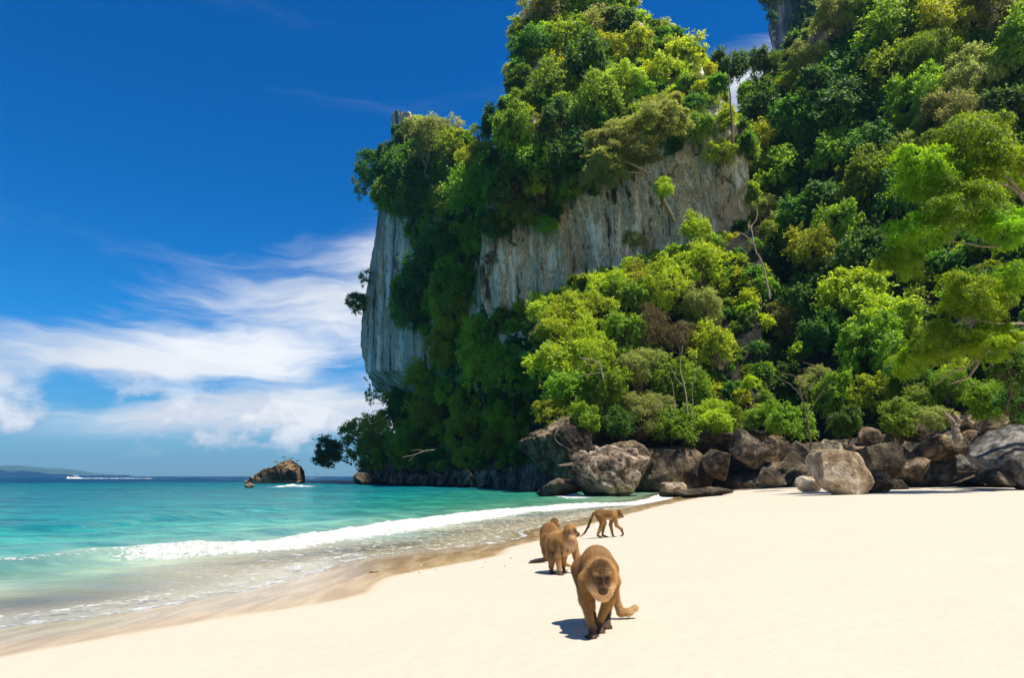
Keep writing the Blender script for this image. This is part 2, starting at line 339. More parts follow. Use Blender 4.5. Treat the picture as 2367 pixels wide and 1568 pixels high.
# foam: crest, the wash in front of it, the thin lace lines at the swash edge
wid = .62+.45*sst(Y, 13, 25)+.35*fbm(P3(.5, .5, 7.), 3)
left = sst(X/np.maximum(Y, 1.), -.60, -.47)                                       # the wave has not broken yet at the far left
fm = sst(-c_, -.22, .06)*(1-.95*sst(-c_, wid*.45, wid*1.35))*left
fm = np.maximum(fm, .42*np.exp(-(c_/.10)**2)*(1-left))
fm += .13*sst(-c_, .5, 1.)*(1-sst(sd, 1.9, 3.0))*sst(sd, .0, .2)*sst(X, -5.5, -2.5)      # old wash
lace = .62*np.exp(-((sd-.10)/.075)**2)+.36*np.exp(-((sd-.62+.25*fbm(P3(.8, .8, 3.), 2))/.16)**2)+.09*(1-sst(sd, .1, 1.3))
fm = np.maximum(fm, lace*(.75+.8*fbm(P3(1.4, 1.4, 1.), 2)))
fm += .34*np.exp(-((cd-1.1-.3*pn(P3(.4, .4, 8.)))/.22)**2)*sst(Y, 13, 18)*sst(fbm(P3(.7, .7, 12.), 2), -.1, .3)
lump = fbm(P3(3.2, 3.2, 1.), 3)
Z += .10*np.abs(lump)*sst(fm, .5, .9)*(1-sst(R, 20, 45))*sst(-c_, -.3, .1)*(1-sst(-c_, .35, .8))
# surf on the reef by the headland and a breaker near the islet
def blob(px, py, lx, ly):
    g = at(px, py, 1); r = ray(px, py); p = r*(0-HC)/r[2]; return np.exp(-((X-p[0])/lx)**2-((Y-p[1])/ly)**2)
brk = blob(680, 1127, 2.4, 3.); fm = np.maximum(fm, brk*1.2*(.8+fbm(P3(.9, .4, 3.), 2))); Z += .28*brk*(.7+fbm(P3(1.2, .6), 2))
fm = np.maximum(fm, blob(1325, 1152, .9, 1.6)*1.2); Z += .22*blob(1330, 1150, .5, .8)
fm = np.maximum(fm, blob(760, 1106.5, 22., 30.)*.95*sst(fbm(P3(.05, .02, 3.), 2), -.25, .1))
lz = (1-np.exp(-np.maximum(sd, 0)*.075/3.2))*3.2                  # depth
stops = [(0, (.66, .54, .36)), (.12, (.60, .54, .37)), (.22, (.42, .51, .36)), (.38, (.17, .42, .31)), (.62, (.03, .31, .25)), (1.1, (.006, .215, .205)), (2.0, (.003, .14, .165)), (2.9, (.003, .11, .155)), (3.2, (.002, .045, .105))]
shade = lz+.08*fbm(P3(.3, .3, 2.), 3)*sst(lz, .1, .5)
shade = np.where(R > 60, 1.9+sst(np.log(R), math.log(60), math.log(230))*1.35, np.minimum(shade, 1.9+.0*R))
shade = np.where(R <= 60, np.minimum(lz+.08*fbm(P3(.3, .3, 2.), 3)*sst(lz, .1, .5), 2.0), shade)
green = sst(X, -10, 0)*sst(Y, 20, 30)*(1-sst(Y, 60, 75))           # tree reflection and shade under the cliff, painted into the water as green
wc = np.stack([np.interp(shade, [s[0] for s in stops], [s[1][k] for s in stops]) for k in range(3)], -1)
wc = wc*(1-.55*green[..., None])+np.array([.035, .19, .085])*.55*green[..., None]
swf = np.clip(amp*prof/.2, 0, 1)*(1-left)
wc = wc*(1-.5*swf[..., None])+np.array([.40, .50, .30])*.5*swf[..., None]
clear = 1-sst(lz-.03*prof+.03*pn(P3(.5, .5, 2.)), .02, .24); clear = np.clip(clear*1.0, 0, .93)
col4 = np.concatenate([wc, np.ones(wc.shape[:-1]+(1,))], -1)
sea = mesh('sea', np.stack([X, Y, Z], -1).reshape(-1, 3), Fc, M['water'], smooth=True,
           attrs={'foam': ('POINT', 'FLOAT', np.clip(fm, 0, 1.2)), 'clear': ('POINT', 'FLOAT', clear), 'chop': ('POINT', 'FLOAT', .18+.82*sst(sd, 1.2, 5.)), 'wcol': ('POINT', 'FLOAT_COLOR', col4)})
tag(sea, 'turquoise sea turning navy blue at the horizon, small wave breaking on the sand', kind='structure')

# ------------------------------------------------------------------ cliffs and hills: relief bodies with a back of their own
def relief(name, lab, mat, left, right, top, bot, depth, n=(260, 260), amp=2., fr=.12, zs=.35, back=30., seed=0., rough=3., kind='structure', cat=None, ragged=0.):
    nu, nv = n
    V = np.linspace(0, 1, nv); U = np.linspace(0, 1, nu)
    y0 = min(t[1] for t in top); y1 = max(t[1] for t in bot); py = y0+(y1-y0)*V
    Lf = np.interp(py, [p[1] for p in left], [p[0] for p in left]); Rt = np.interp(py, [p[1] for p in right], [p[0] for p in right])
    PX = Lf[:, None]+(Rt-Lf)[:, None]*U[None]; PY = np.repeat(py[:, None], nu, 1)
    tp = np.interp(PX, [p[0] for p in top], [p[1] for p in top]); bt = np.interp(PX, [p[0] for p in bot], [p[1] for p in bot])
    over = np.maximum(0, tp-PY); PY = np.clip(PY, tp, bt)
    if ragged: q0 = np.stack([PX/26., PX*0+seed, PX*0], -1); rg = ragged*fbm(q0, 4); PY = np.maximum(PY, np.minimum(tp+rg+abs(ragged)*.3, bt)); over = np.maximum(0, tp+rg-PY+over)
    D = depth(PX, PY); D = D+over*.10*D/80.     # the crest rounds away to the back
    p = at(PX, PY, D)
    q = p*fr*np.array([1, 1, zs])+seed
    d = amp*(fbm(q, 4, .5, True)*1.2+.8*fbm(q*.5+9, 3)+.35*fbm(p*fr*rough+5, 4))
    ed = np.minimum(1, np.minimum(U, 1-U)*30)[None]
    p[..., 1] -= d*(.3+.7*ed); p[..., 0] += d*.30; p[..., 2] += .22*d
    pb = p.copy(); pb[..., 1] = pb[..., 1].max()+back; c0 = p.reshape(-1, 3).mean(0)
    pb[..., 0] = c0[0]+(p[..., 0]-c0[0])*.96+max(0, c0[0])/c0[1]*(pb[..., 1]-c0[1]); m = nu*nv
    idx = np.arange(m).reshape(nv, nu); f1 = np.stack([idx[:-1, :-1], idx[1:, :-1], idx[1:, 1:], idx[:-1, 1:]], -1).reshape(-1, 4)
    lp = np.concatenate([idx[0, :], idx[1:, -1], idx[-1, ::-1][1:], idx[::-1, 0][1:-1]])
    bv = pb.reshape(-1, 3)[lp]; lb = m+np.arange(len(lp)); fs = np.stack([lp, np.roll(lp, -1), np.roll(lb, -1), lb], -1)
    cc = m+len(lp); fb = np.stack([lb, np.roll(lb, -1), np.full(len(lb), cc)], -1)
    o = mesh(name, np.vstack([p.reshape(-1, 3), bv, bv.mean(0)[None]]), [f1, fs, fb], mat, smooth=True)
    tag(o, lab, cat, kind=kind); return p, PX, PY
def lin(v, a, b_, c, d): return c+(d-c)*np.clip((v-a)/(b_-a), 0, 1)

hd = lambda x, y: lin(x, 820, 1240, 152, 92)-lin(y, 520, 850, 0, 1)*(1-lin(x, 950, 1150, 0, 1))+lin(y, 860, 930, 0, 16)-lin(y, 960, 1120, 0, 20)
S1 = relief('headland_cliff', 'pale streaked limestone headland rising from the sea', M['cliff'],
    [(903, 255), (903, 330), (893, 400), (874, 480), (864, 560), (851, 650), (834, 740), (831, 800), (846, 850), (857, 895), (893, 922), (925, 945), (925, 1010), (860, 1060), (826, 1090), (819, 1118)],
    [(1300, 255), (1300, 1150)],
    [(900, 262), (925, 256), (946, 262), (956, 300), (1000, 315), (1100, 345), (1160, 360), (1300, 360)],
    [(815, 1117), (900, 1122), (1050, 1128), (1200, 1136), (1300, 1140)], hd, (300, 300), 3.8, .14, .10, 40, 1.3, ragged=10.)
md = lambda x, y: lin(x, 1130, 1700, 90, 80)+lin(y, 520, 720, 0, 2)-lin(y, 760, 1100, 0, 22)-lin(y, 330, 520, 3.5, 0)+lin(y, 0, 300, 22, 0)
S2 = relief('limestone_cliff', 'tall limestone cliff with a pale streaked overhang in its middle', M['cliff'],
    [(1200, -60), (1190, 70), (1178, 180), (1150, 260), (1130, 360), (1105, 600), (1108, 690), (1150, 790), (1235, 880), (1270, 1000), (1290, 1140)],
    [(1720, -60), (1720, 1150)],
    [(1130, 330), (1165, 230), (1200, 80), (1250, -20), (1370, -30), (1440, 40), (1500, 110), (1600, 170), (1640, 260), (1670, 310), (1720, 360)],
    [(1080, 1134), (1720, 1140)], md, (300, 300), 3.0, .20, .13, 30, 5.1, ragged=10.)
td = lambda x, y: 185+0*x
S3 = relief('rock_tower', 'far blue grey limestone tower rising behind the trees', M['bluecliff'],
    [(1768, -120), (1776, -40), (1769, 0), (1777, 40), (1773, 70), (1782, 110), (1780, 140), (1790, 165), (1778, 220), (1760, 400)], [(2120, -120), (2120, 400)],
    [(1772, -120), (2120, -120)], [(1760, 400), (2120, 400)], td, (120, 200), 4., .06, .18, 40, 8.)
rd = lambda x, y: lin(x, 1640, 2450, 66, 34)+lin(y, 1000, 0, 4, 34)+lin(x, 1640, 1900, 8, 0)
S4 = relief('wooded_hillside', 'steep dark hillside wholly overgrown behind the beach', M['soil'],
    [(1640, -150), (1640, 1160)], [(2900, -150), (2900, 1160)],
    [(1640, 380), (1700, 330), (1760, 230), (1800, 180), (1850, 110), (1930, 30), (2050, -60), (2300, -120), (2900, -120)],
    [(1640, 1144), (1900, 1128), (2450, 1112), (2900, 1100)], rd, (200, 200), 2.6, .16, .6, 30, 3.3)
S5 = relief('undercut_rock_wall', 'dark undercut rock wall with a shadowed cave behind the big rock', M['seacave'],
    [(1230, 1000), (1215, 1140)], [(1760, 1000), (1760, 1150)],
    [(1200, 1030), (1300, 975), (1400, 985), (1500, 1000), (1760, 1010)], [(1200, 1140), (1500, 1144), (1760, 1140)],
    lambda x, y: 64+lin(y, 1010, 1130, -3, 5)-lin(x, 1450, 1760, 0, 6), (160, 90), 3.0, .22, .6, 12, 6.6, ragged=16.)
S6 = relief('shore_rock_ledge', 'low dark wave cut rock foot along the headland', M['seacave'],
    [(840, 1040), (822, 1090), (818, 1130)], [(1300, 1040), (1300, 1150)],
    [(815, 1094), (850, 1086), (900, 1088), (1000, 1092), (1100, 1088), (1200, 1080), (1300, 1066)], [(815, 1116), (900, 1122), (1050, 1129), (1200, 1138), (1300, 1145)],
    lambda x, y: lin(x, 820, 1290, 118, 58), (300, 70), 3.2, .38, 1.5, 10, 2.2, ragged=26.)
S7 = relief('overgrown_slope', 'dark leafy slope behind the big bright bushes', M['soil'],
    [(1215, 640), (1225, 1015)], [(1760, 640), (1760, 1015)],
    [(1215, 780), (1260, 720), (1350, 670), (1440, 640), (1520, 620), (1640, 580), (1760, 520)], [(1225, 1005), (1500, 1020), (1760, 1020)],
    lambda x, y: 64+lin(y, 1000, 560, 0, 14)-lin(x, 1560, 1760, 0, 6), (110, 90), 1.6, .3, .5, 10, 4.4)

# ------------------------------------------------------------------ plants
def rnd(r, n): v = r.normal(size=(n, 3)); return v/np.linalg.norm(v, axis=1)[:, None]
def nrm(v): return v/np.maximum(1e-9, np.linalg.norm(v, axis=-1))[..., None]
def leaves(pos, axis, nor, size, wid, tint):
    side = nrm(np.cross(axis, nor)); nn = np.cross(side, axis); s = size[:, None]
    a = pos; c = pos+axis*s; m = pos+axis*s*.45-nn*s*.10
    l = m+side*s*wid+nn*s*.10; r = m-side*s*wid+nn*s*.10; n = len(pos)
    v = np.stack([a, l, c, r], 1).reshape(-1, 3); f = np.arange(4*n).reshape(n, 4)
    return v, f, tint
KINDS = {  # lobes, twigs, leaves per twig, lobe z scale, leaf size, leaf width, droop, lobe radius
    'broad': (38, 24, 14, 1.1, .078, .36, .22, .33), 'bright': (42, 24, 14, 1.05, .070, .33, .28, .30),
    'feather': (44, 26, 20, .62, .066, .20, .42, .34), 'olive': (42, 26, 15, .85, .060, .30, .25, .30),
    'dark': (34, 24, 13, 1.2, .084, .38, .22, .34), 'brownish': (30, 22, 14, .7, .045, .28, .15, .34),
    'sparse': (20, 14, 16, .7, .062, .36, .10, .30), 'bigleaf': (30, 22, 13, .8, .088, .42, .12, .36)}
def crown(seed, kind, full=True):
    r = np.random.RandomState(seed); nl, nt, nk, zs, ls, lw, droop, lr = KINDS[kind]
    if not full: nl = 9; nt = 14; nk = 12; ls *= 2.1; lr = .5
    d = rnd(r, nl*6); d = d[d[:, 2] > -.55][:nl]; nl = len(d)
    rad = (.30+.42*r.rand(nl)**.5) if full else .45*r.rand(nl)**.5
    c = d*(rad*(1+.55*pn(d*1.3+seed)))[:, None]*np.array([1.05, 1.05, .95]); c += .10*rnd(r, nl)
    R = lr*(.45+.95*r.rand(nl)); lt = r.rand(nl)
    td = rnd(r, nl*nt).reshape(nl, nt, 3); td[..., 2] = td[..., 2]*.8+.25; td += .55*d[:, None]; td = nrm(td)
    L = R[:, None]*(.7+.45*r.rand(nl, nt)); t = np.linspace(.38, 1.05, nk)[None, None]
    t = np.repeat(np.repeat(t, nl, 0), nt, 1)+r.rand(nl, nt, nk)*.08
    p = c[:, None, None]+td[:, :, None]*(L[..., None]*t)[..., None]*np.array([1, 1, zs])
    p[..., 2] -= droop*(t**2)*L[..., None]
    p += .028*r.normal(size=p.shape)*(1 if full else 2)
    p = p.reshape(-1, 3); tw = np.repeat(td.reshape(-1, 3), nk, 0)
    ax = nrm(tw*.6+.75*rnd(r, len(p))+np.array([0, 0, -.35-droop])); no = nrm(.55*tw+np.array([0, 0, .75])+.55*rnd(r, len(p)))
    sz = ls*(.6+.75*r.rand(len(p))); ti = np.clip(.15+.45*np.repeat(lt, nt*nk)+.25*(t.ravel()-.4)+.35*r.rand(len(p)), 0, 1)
    return leaves(p, ax, no, sz, lw, ti), c
def tube(path, rad, k=6):
    path = np.asarray(path, float); n = len(path); T = nrm(np.gradient(path, axis=0)); ref = np.array([.31, .17, .93])
    if abs(T[0]@ref) > .9: ref = np.array([1., .1, 0])
    A = nrm(np.cross(T, ref)); B = np.cross(T, A); ang = np.linspace(0, 2*np.pi, k, endpoint=False)
    v = path[:, None]+np.asarray(rad)[:, None, None]*(np.cos(ang)[None, :, None]*A[:, None]+np.sin(ang)[None, :, None]*B[:, None])
    idx = np.arange(n*k).reshape(n, k); f = np.stack([idx[:-1], np.roll(idx[:-1], -1, 1), np.roll(idx[1:], -1, 1), idx[1:]], -1).reshape(-1, 4)
    return v.reshape(-1, 3), f
def joinm(parts):
    V = []; Fs = []; o = 0
    for v, f in parts: V.append(v); Fs.append(f+o); o += len(v)
    return np.vstack(V), np.vstack(Fs)
def wiggle(a, c, r, n=7, amp=.06):
    t = np.linspace(0, 1, n)[:, None]; p = np.asarray(a)*(1-t)+np.asarray(c)*t
    w = np.cumsum(r.normal(size=(n, 3)), 0)*amp/2; w -= w[0]*(1-t)+w[-1]*t; return p+w*np.linalg.norm(np.asarray(c)-a)
def trunk(seed, cs):
    r = np.random.RandomState(seed); top = np.array([.05, 0, .1]); main = wiggle([0, 0, -1.6], top, r, 12, .10); ps = []
    ps.append(tube(main, np.linspace(.065, .03, 12), 8))
    for c in cs:
        k = r.randint(5, 11); a = main[k]; ps.append(tube(wiggle(a, c, r, 8, .12), np.linspace(.024, .006, 8), 5))
    return joinm(ps)
PROTO = {}
def proto(kind, i):
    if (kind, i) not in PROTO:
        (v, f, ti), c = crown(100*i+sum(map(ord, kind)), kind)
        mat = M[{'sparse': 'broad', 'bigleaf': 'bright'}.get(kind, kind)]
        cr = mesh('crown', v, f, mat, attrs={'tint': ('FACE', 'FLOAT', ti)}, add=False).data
        tv, tf = trunk(i, c); tk = mesh('trunk', tv, tf, M['palebark' if kind in ('olive', 'feather', 'brownish') else 'bark'], smooth=True, add=False).data
        PROTO[(kind, i)] = (cr, tk)
    return PROTO[(kind, i)]
NV = {'broad': 3, 'bright': 3, 'feather': 2, 'olive': 2, 'dark': 3, 'brownish': 1, 'sparse': 2, 'bigleaf': 2}
rt = random.Random(5)
def tree(px, py, r, d, kind, label, group, tilt=38, asp=(1, 1, 1), name=None, lean=0):
    C = at(px, py, d); s = r*ppm(px, py, d)
    cr, tk = proto(kind, rt.randrange(NV[kind]))
    yaw = Matrix.Rotation(rt.uniform(0, 6.28), 4, 'Z')
    Rm = Matrix.Rotation(math.radians(lean), 4, 'Y') @ Matrix.Rotation(math.radians(tilt+rt.uniform(-8, 8)), 4, 'X') @ yaw
    base = Vector(C)+(Rm @ Vector((0, 0, -1.6)))*s
    nm = name or ('bush' if s < 1.1 else 'tree')
    o = empty(nm, base); o.rotation_euler = Rm.to_euler(); q = rt.uniform(.9, 1.15); o.scale = (s*asp[0]*q, s*asp[1]*q, s*asp[2]*rt.uniform(.95, 1.3))
    tag(o, label, 'bush' if nm == 'bush' else 'tree', group)
    for n_, me in (('crown', cr), ('trunk', tk)):
        c = bpy.data.objects.new(n_, me); link(c); c.parent = o; c.location = (0, 0, 1.6)
    return o
GH, GM, GC, GV, GR = 'trees clinging to the headland', 'trees on the limestone cliff', 'bushes heaped behind the big rock', 'trees in the gap between cliff and hillside', 'trees on the right hand hillside'
H_ = [  # px, py, r, kind, label   (headland)
 (940,292,13,'dark','little dark bush on the right of the pinnacle top'),(914,305,12,'dark','little dark bush on the left of the pinnacle top'),(930,325,19,'dark','dark creeper bush wrapping the neck of the rock pinnacle'),(895,352,24,'dark','small dark bush on the left flank of the rock pinnacle'),
 (1000,350,60,'olive','olive green domed tree on the headland top beside the pinnacle'),(1055,345,48,'broad','rounded tree on the headland top right of the olive domed one'),
 (950,395,48,'dark','dark tree just below the rock pinnacle'),(873,395,38,'dark','dark tree hanging out into the sky on the headland brow'),
 (853,440,28,'sparse','ragged tree lowest of those hanging over the headland brow'),(905,450,44,'broad','mid green tree under the headland brow above the bare rock'),
 (960,480,50,'dark','dark hanging tree above the shaded rock streaks'),(1105,325,30,'sparse','thin open tree on the skyline of the headland saddle'),
 (1150,300,42,'dark','dark tree at the foot of the taller skyline clump'),(1098,390,44,'bright','bright yellow green tree in the notch of the headland saddle'),
 (1045,455,52,'bright','bright tree spilling over the middle of the headland'),(1150,395,58,'broad','leafy tree right of the bright one in the saddle'),
 (1105,480,60,'broad','large tree under the bright headland tree'),(1040,550,52,'dark','shadowed tree above the bare headland face'),
 (1100,560,42,'broad','mid green tree left of the streaked overhang'),(848,642,20,'sparse','tiny tree jutting from the headland edge, upper of two'),
 (830,705,22,'dark','tiny dark tree jutting from the headland edge, lower of two'),(985,650,55,'dark','dark blue green tree beside the bare headland face'),
 (1060,670,60,'broad','tree hanging between bare face and streaked overhang'),(960,725,46,'dark','dark bush cutting into the bare headland face'),
 (1045,745,58,'broad','leafy tree in the hollow of the headland'),(1165,700,52,'dark','dark round tree under the streaked overhang'),
 (1120,775,60,'bright','rounded mid green tree left of the bright bushes'),(1195,790,54,'broad','leafy tree tucked against the bright bushes'),
 (1040,830,52,'broad','tree at the foot of the bare headland face'),(985,885,46,'bright','bright topped tree below the bare headland face'),
 (1110,850,62,'broad','large leafy tree midway down the green slope'),(1190,880,58,'broad','leafy tree up left of the brown rock outcrop'),
 (1060,920,58,'broad','leafy tree low on the green slope'),(935,955,46,'dark','dark tree under the headland overhang'),
 (880,925,26,'sparse','open twiggy tree just under the dripstones of the overhang'),(893,1005,54,'bright','bright yellow green domed tree near the headland tip'),
 (1000,975,56,'broad','mid green tree right of the bright domed one'),(1110,950,58,'bright','leafy tree above the driftwood branch'),
 (1175,975,50,'broad','green tree hanging left of the brown rock outcrop'),(815,1020,46,'sparse','dark branching tree reaching over the sea at the headland tip'),
 (765,1052,34,'dark','lowest dark tree drooping to the water at the headland tip'),(835,985,34,'sparse','loose leafed tree above the sea left of the bright domed tree'),
 (860,1050,42,'broad','tree over the rock foot of the headland'),(940,1045,46,'broad','green tree low over the dark shore rock'),
 (985,1060,30,'feather','blue green fringe of leaves beside the driftwood branch'),(1065,1015,44,'bright','yellow green tree low above the shore rock'),
 (1080,1055,34,'broad','small bush lowest above the shore rock'),(1200,1015,42,'broad','green bush just left of the brown outcrop'),(1218,1065,30,'dark','small dark bush at the waterline left of the brown outcrop'),
 (1150,1035,40,'broad','bush beside the foot of the brown outcrop')]
M_ = [
 (1258,30,52,'olive','olive yellow tree at the left of the cliff summit'),(1330,0,62,'broad','tree cut off by the top of the picture'),
 (1380,55,60,'olive','olive tree on the cliff summit'),(1232,110,52,'dark','dark tree on the left shoulder of the summit'),
 (1310,105,60,'broad','broad leafed tree in the middle of the summit'),(1432,70,44,'dark','dark domed tree at the right of the summit'),
 (1210,190,44,'dark','dark tree down the left shoulder of the summit'),(1280,200,62,'broad','leafy tree below the summit'),
 (1210,245,40,'broad','pale green domed tree on the left cliff edge'),(1360,180,58,'dark','shadowed tree between summit and yellow trees'),
 (1400,150,44,'bright','yellow tree on the sunlit shoulder of the cliff'),(1470,140,50,'bright','bright leafy tree right of the dark domed one'),
 (1522,108,22,'brownish','small brown leafed sprig standing on the skyline'),(1575,150,52,'bigleaf','large leafed tree on the skyline by the gap of sky'),
 (1530,190,48,'bright','yellow green tree under the skyline tree'),(1600,215,38,'sparse','thin tree on the rock edge by the gap of sky'),
 (1440,215,52,'bright','bright tree above the olive leaning tree'),(1380,260,54,'broad','tree left of the olive leaning tree'),
 (1490,215,34,'feather','yellow flat topped spray above the olive leaning tree'),(1300,290,52,'dark','dark tree behind the hanging dry foliage'),
 (1252,305,40,'brownish','grey brown dry foliage hanging on the cliff'),(1190,320,52,'broad','tree beside the hanging dry foliage'),
 (1340,350,54,'dark','dark tree left below the olive leaning tree'),(1230,385,58,'broad','tree in the middle of the green curtain'),
 (1290,395,52,'dark','dark tree in the green curtain above the overhang'),(1180,440,58,'dark','dark tree at the left of the green curtain'),
 (1248,435,46,'bright','bright green curtain of leaves above the streaked rock'),(1325,425,34,'broad','bush at the upper rim of the streaked rock'),
 (1195,495,46,'broad','tree at the low end of the green curtain'),(1262,520,26,'feather','hanging leaves in front of the streaked rock'),
 (1145,515,40,'dark','dark bush hanging over the left of the streaked rock'),(1370,400,30,'dark','dark bush just under the olive leaning tree'),
 (1640,265,34,'sparse','small tree on the jointed rock rim'),(1615,300,34,'broad','leafy bush spilling over the right of the rock rim'),(1668,350,34,'bright','bright bush at the right top corner of the bare rock'),(1135,600,20,'brownish','brownish bush at the left end of the streaked rock')]
C_ = [
 (1262,715,38,'bigleaf','yellow tipped bush leftmost at the top of the bright heap'),(1325,722,40,'bright','small bright bush against the streaked overhang'),
 (1405,685,50,'bright','bright bush at the crest of the heap'),(1475,650,46,'bright','leafy crown highest in the heap below the overhang'),
 (1465,560,26,'olive','brownish green bush in front of the cliff foot'),(1605,540,34,'bigleaf','fresh green big leafed bush in front of the cliff foot'),
 (1550,640,50,'broad','mid green crown right of the highest one in the heap'),(1290,760,58,'bright','yellow green bush on the left flank of the heap'),
 (1370,735,62,'bright','large sunlit bush in the middle of the heap'),(1450,700,60,'broad','green bush under the highest crown'),
 (1530,690,60,'bright','sunlit bush right of the middle of the heap'),(1610,640,56,'bright','bright bush at the right shoulder of the heap'),
 (1625,720,52,'olive','grey green twiggy bush at the right of the heap'),(1285,850,60,'bigleaf','yellow bush with pale bare branches on the left flank'),
 (1360,830,64,'bright','bright round bush low in the heap'),(1440,790,54,'broad','shaded bush among bare stems in the heap'),
 (1310,915,58,'broad','green bush hanging over the brown rock outcrop'),(1395,920,60,'broad','lowest broad bush above the big rock'),
 (1500,780,50,'brownish','dry brown bush in the hollow of the heap'),(1575,790,46,'brownish','dry thicket above the cave'),
 (1480,870,46,'olive','olive bush at the lip of the cave'),(1545,900,48,'broad','small bush over the cave mouth'),
 (1640,810,50,'bigleaf','large leafed bush right of the cave'),(1600,900,50,'broad','green bush low right of the cave'),
 (1500,950,46,'olive','flat topped bush over the cave mouth'),(1570,990,52,'broad','bright green bush drooping to the cave floor'),
 (1650,965,46,'bright','sunlit bush lowest at the right of the cave'),(1430,985,40,'dark','dark bush hanging straight above the big rock'),(1275,955,40,'bright','bright leaves hanging over the top of the brown outcrop'),(1345,985,38,'broad','green bush hanging between the brown outcrop and the big rock')]
V_ = [
 (1685,165,40,'dark','tall narrow tree against the gap of sky'),(1735,215,40,'broad','tree right of the tall narrow one'),
 (1765,150,32,'dark','dark bush at the left foot of the rock tower'),(1825,215,46,'bright','bright tree in front of the rock tower foot'),
 (1770,275,54,'dark','dark tree in the gap'),(1710,320,38,'bright','yellow tree deep in the gap'),(1850,290,54,'dark','dark tree behind the bright valley tree'),
 (1735,390,64,'bright','bright yellow green tree standing in the gap'),(1800,400,56,'broad','right half of the sunlit pair in the gap'),
 (1700,465,50,'bright','bright tree beside the right edge of the bare cliff'),(1770,500,54,'olive','tree with a pale trunk in the gap'),
 (1700,560,50,'olive','grey green tree above the right shoulder of the heap'),(1750,610,52,'dark','dark tree behind the pale trunk'),
 (1850,500,58,'dark','dark tree at the edge of the right hillside'),(1700,670,50,'brownish','brown topped tree right of the heap'),
 (1775,700,56,'dark','shadowed tree right of the heap'),(1705,760,48,'dark','glossy dark tree right of the heap')]
R_ = [
 (1880,130,56,'olive','tree in front of the rock tower'),(1945,60,60,'olive','pale topped tree right of the rock tower'),
 (2010,25,58,'broad','tree at the upper edge right of the rock tower'),(1905,215,62,'dark','dark tree below the rock tower'),
 (1985,140,66,'dark','dark tree under the pale topped one'),(2060,90,66,'broad','leafy tree near the top middle of the hillside'),
 (2130,30,66,'bright','yellow green tree at the top of the hillside'),(2200,80,76,'bright','brightest yellow tree at the top of the hillside'),
 (2290,40,80,'olive','tree at the top right of the hillside'),(2350,130,76,'broad','tree at the right picture edge near the top'),
 (2050,200,68,'broad','tree below the leafy top middle one'),(2135,160,66,'feather','feathery tree left of the brightest yellow one'),
 (2240,190,78,'olive','dull olive tree under the top right crowns'),(2330,250,72,'dark','shaded tree at the right edge below the top'),
 (1960,270,66,'dark','dark tree on the left of the hillside'),(2110,260,68,'broad','tree in the middle of the hillside'),
 (2190,290,62,'olive','olive tree above the feathery crown'),(1930,360,60,'broad','tree right of the sunlit pair in the gap'),
 (2020,340,68,'dark','dark tree in the hillside middle'),(2100,370,60,'broad','tree left of the feathery crown'),
 (2000,440,66,'broad','tree above the dark hollow'),(1905,460,56,'dark','dark tree above the round bright bush'),
 (2085,470,58,'dark','dark tree left under the feathery crown'),
 (1935,545,58,'broad','pale green bush topping the leafy tower'),(1885,600,60,'bright','bright bush left of the leafy tower'),
 (1990,600,64,'dark','glossy climber covered tree, upper part of the leafy tower'),(1870,690,54,'dark','dark tree under the bright bush'),
 (1975,700,72,'bigleaf','round leafed climber in the middle of the leafy tower'),(2050,760,66,'bigleaf','round leafed climber hanging on the right of the leafy tower'),
 (1905,780,56,'dark','dark bush left of the round leafed climber'),(2010,830,66,'broad','green bush at the foot of the leafy tower'),
 (1820,760,50,'olive','olive bush with fine leaves left of the leafy tower'),(1760,820,54,'olive','olive bush lower left of the leafy tower'),
 (1735,900,52,'brownish','tawny bush above the slanted grey boulder'),(1800,900,54,'dark','dark bush behind the forked trunk'),
 (1770,975,44,'broad','green bush just above the boulders'),(1890,880,48,'olive','small olive bush right of the forked trunk'),
 (1925,940,54,'broad','fresh green bush above the pale boulder'),(2030,915,52,'bright','yellow green bush above the round brown boulder'),
 (2110,870,50,'dark','dark bush above the upright brown boulder'),(2130,940,44,'broad','bush above the stump'),(2200,900,46,'feather','small feathery bush near the pale stump'),
 (1700,1010,44,'broad','low green bush over the slanted boulder'),(1830,985,46,'broad','low green bush over the wide brown boulder'),
 (1960,985,42,'dark','low dark bush over the pale boulder'),(2080,965,44,'broad','low bush above the brown boulder pile'),(2160,970,36,'olive','low olive bush left of the pale stump'),
 (2285,945,44,'broad','low bush right of the pale stump'),(1745,1020,34,'dark','dark low bush between two shaded boulders'),(2350,950,46,'dark','dark low bush over the huge cut off boulder')]
F_ = [  # nearer feathery canopy, explicit distance
 (2230,330,84,31,'feather','feathery bright green crown, topmost of the overhanging tree'),(2145,400,66,31,'feather','feathery crown hanging left of the topmost one'),
 (2310,400,72,30,'feather','feathery crown right below the topmost one'),(2220,470,78,30,'feather','feathery crown in the middle of the overhanging tree'),
 (2330,520,60,29,'feather','feathery crown at the right edge over the bare limbs'),(2130,530,62,31,'feather','yellow green feathery crown drooping at the left end'),
 (2075,610,46,32,'feather','lowest drooping tip of the upper feathery canopy'),(2250,690,62,28,'feather','feathery crown above the pale bare branches'),
 (2345,650,56,28,'feather','feathery crown at the right edge beside the dark hollow'),(2180,790,58,29,'feather','yellowish feathery crown left of the pale bare branches'),
 (2290,790,52,28,'feather','feathery spray under the pale bare branches'),(2110,830,44,30,'feather','feathery tip nearest the leafy tower'),
 (2340,880,50,30,'dark','dark bush at the right edge over the grey boulders')]
for px, py, r, k, lb in H_: tree(px, py, r*1.08, float(hd(px, py))-3.2, 'bright' if k == 'broad' and py > 730 and px > 940 else k, lb, GH, tilt=10 if py < 360 else 38, lean=-60 if px < 900 and 370 < py else 0)  # low slope gets brighter leaf colour to offset the cliff's shade
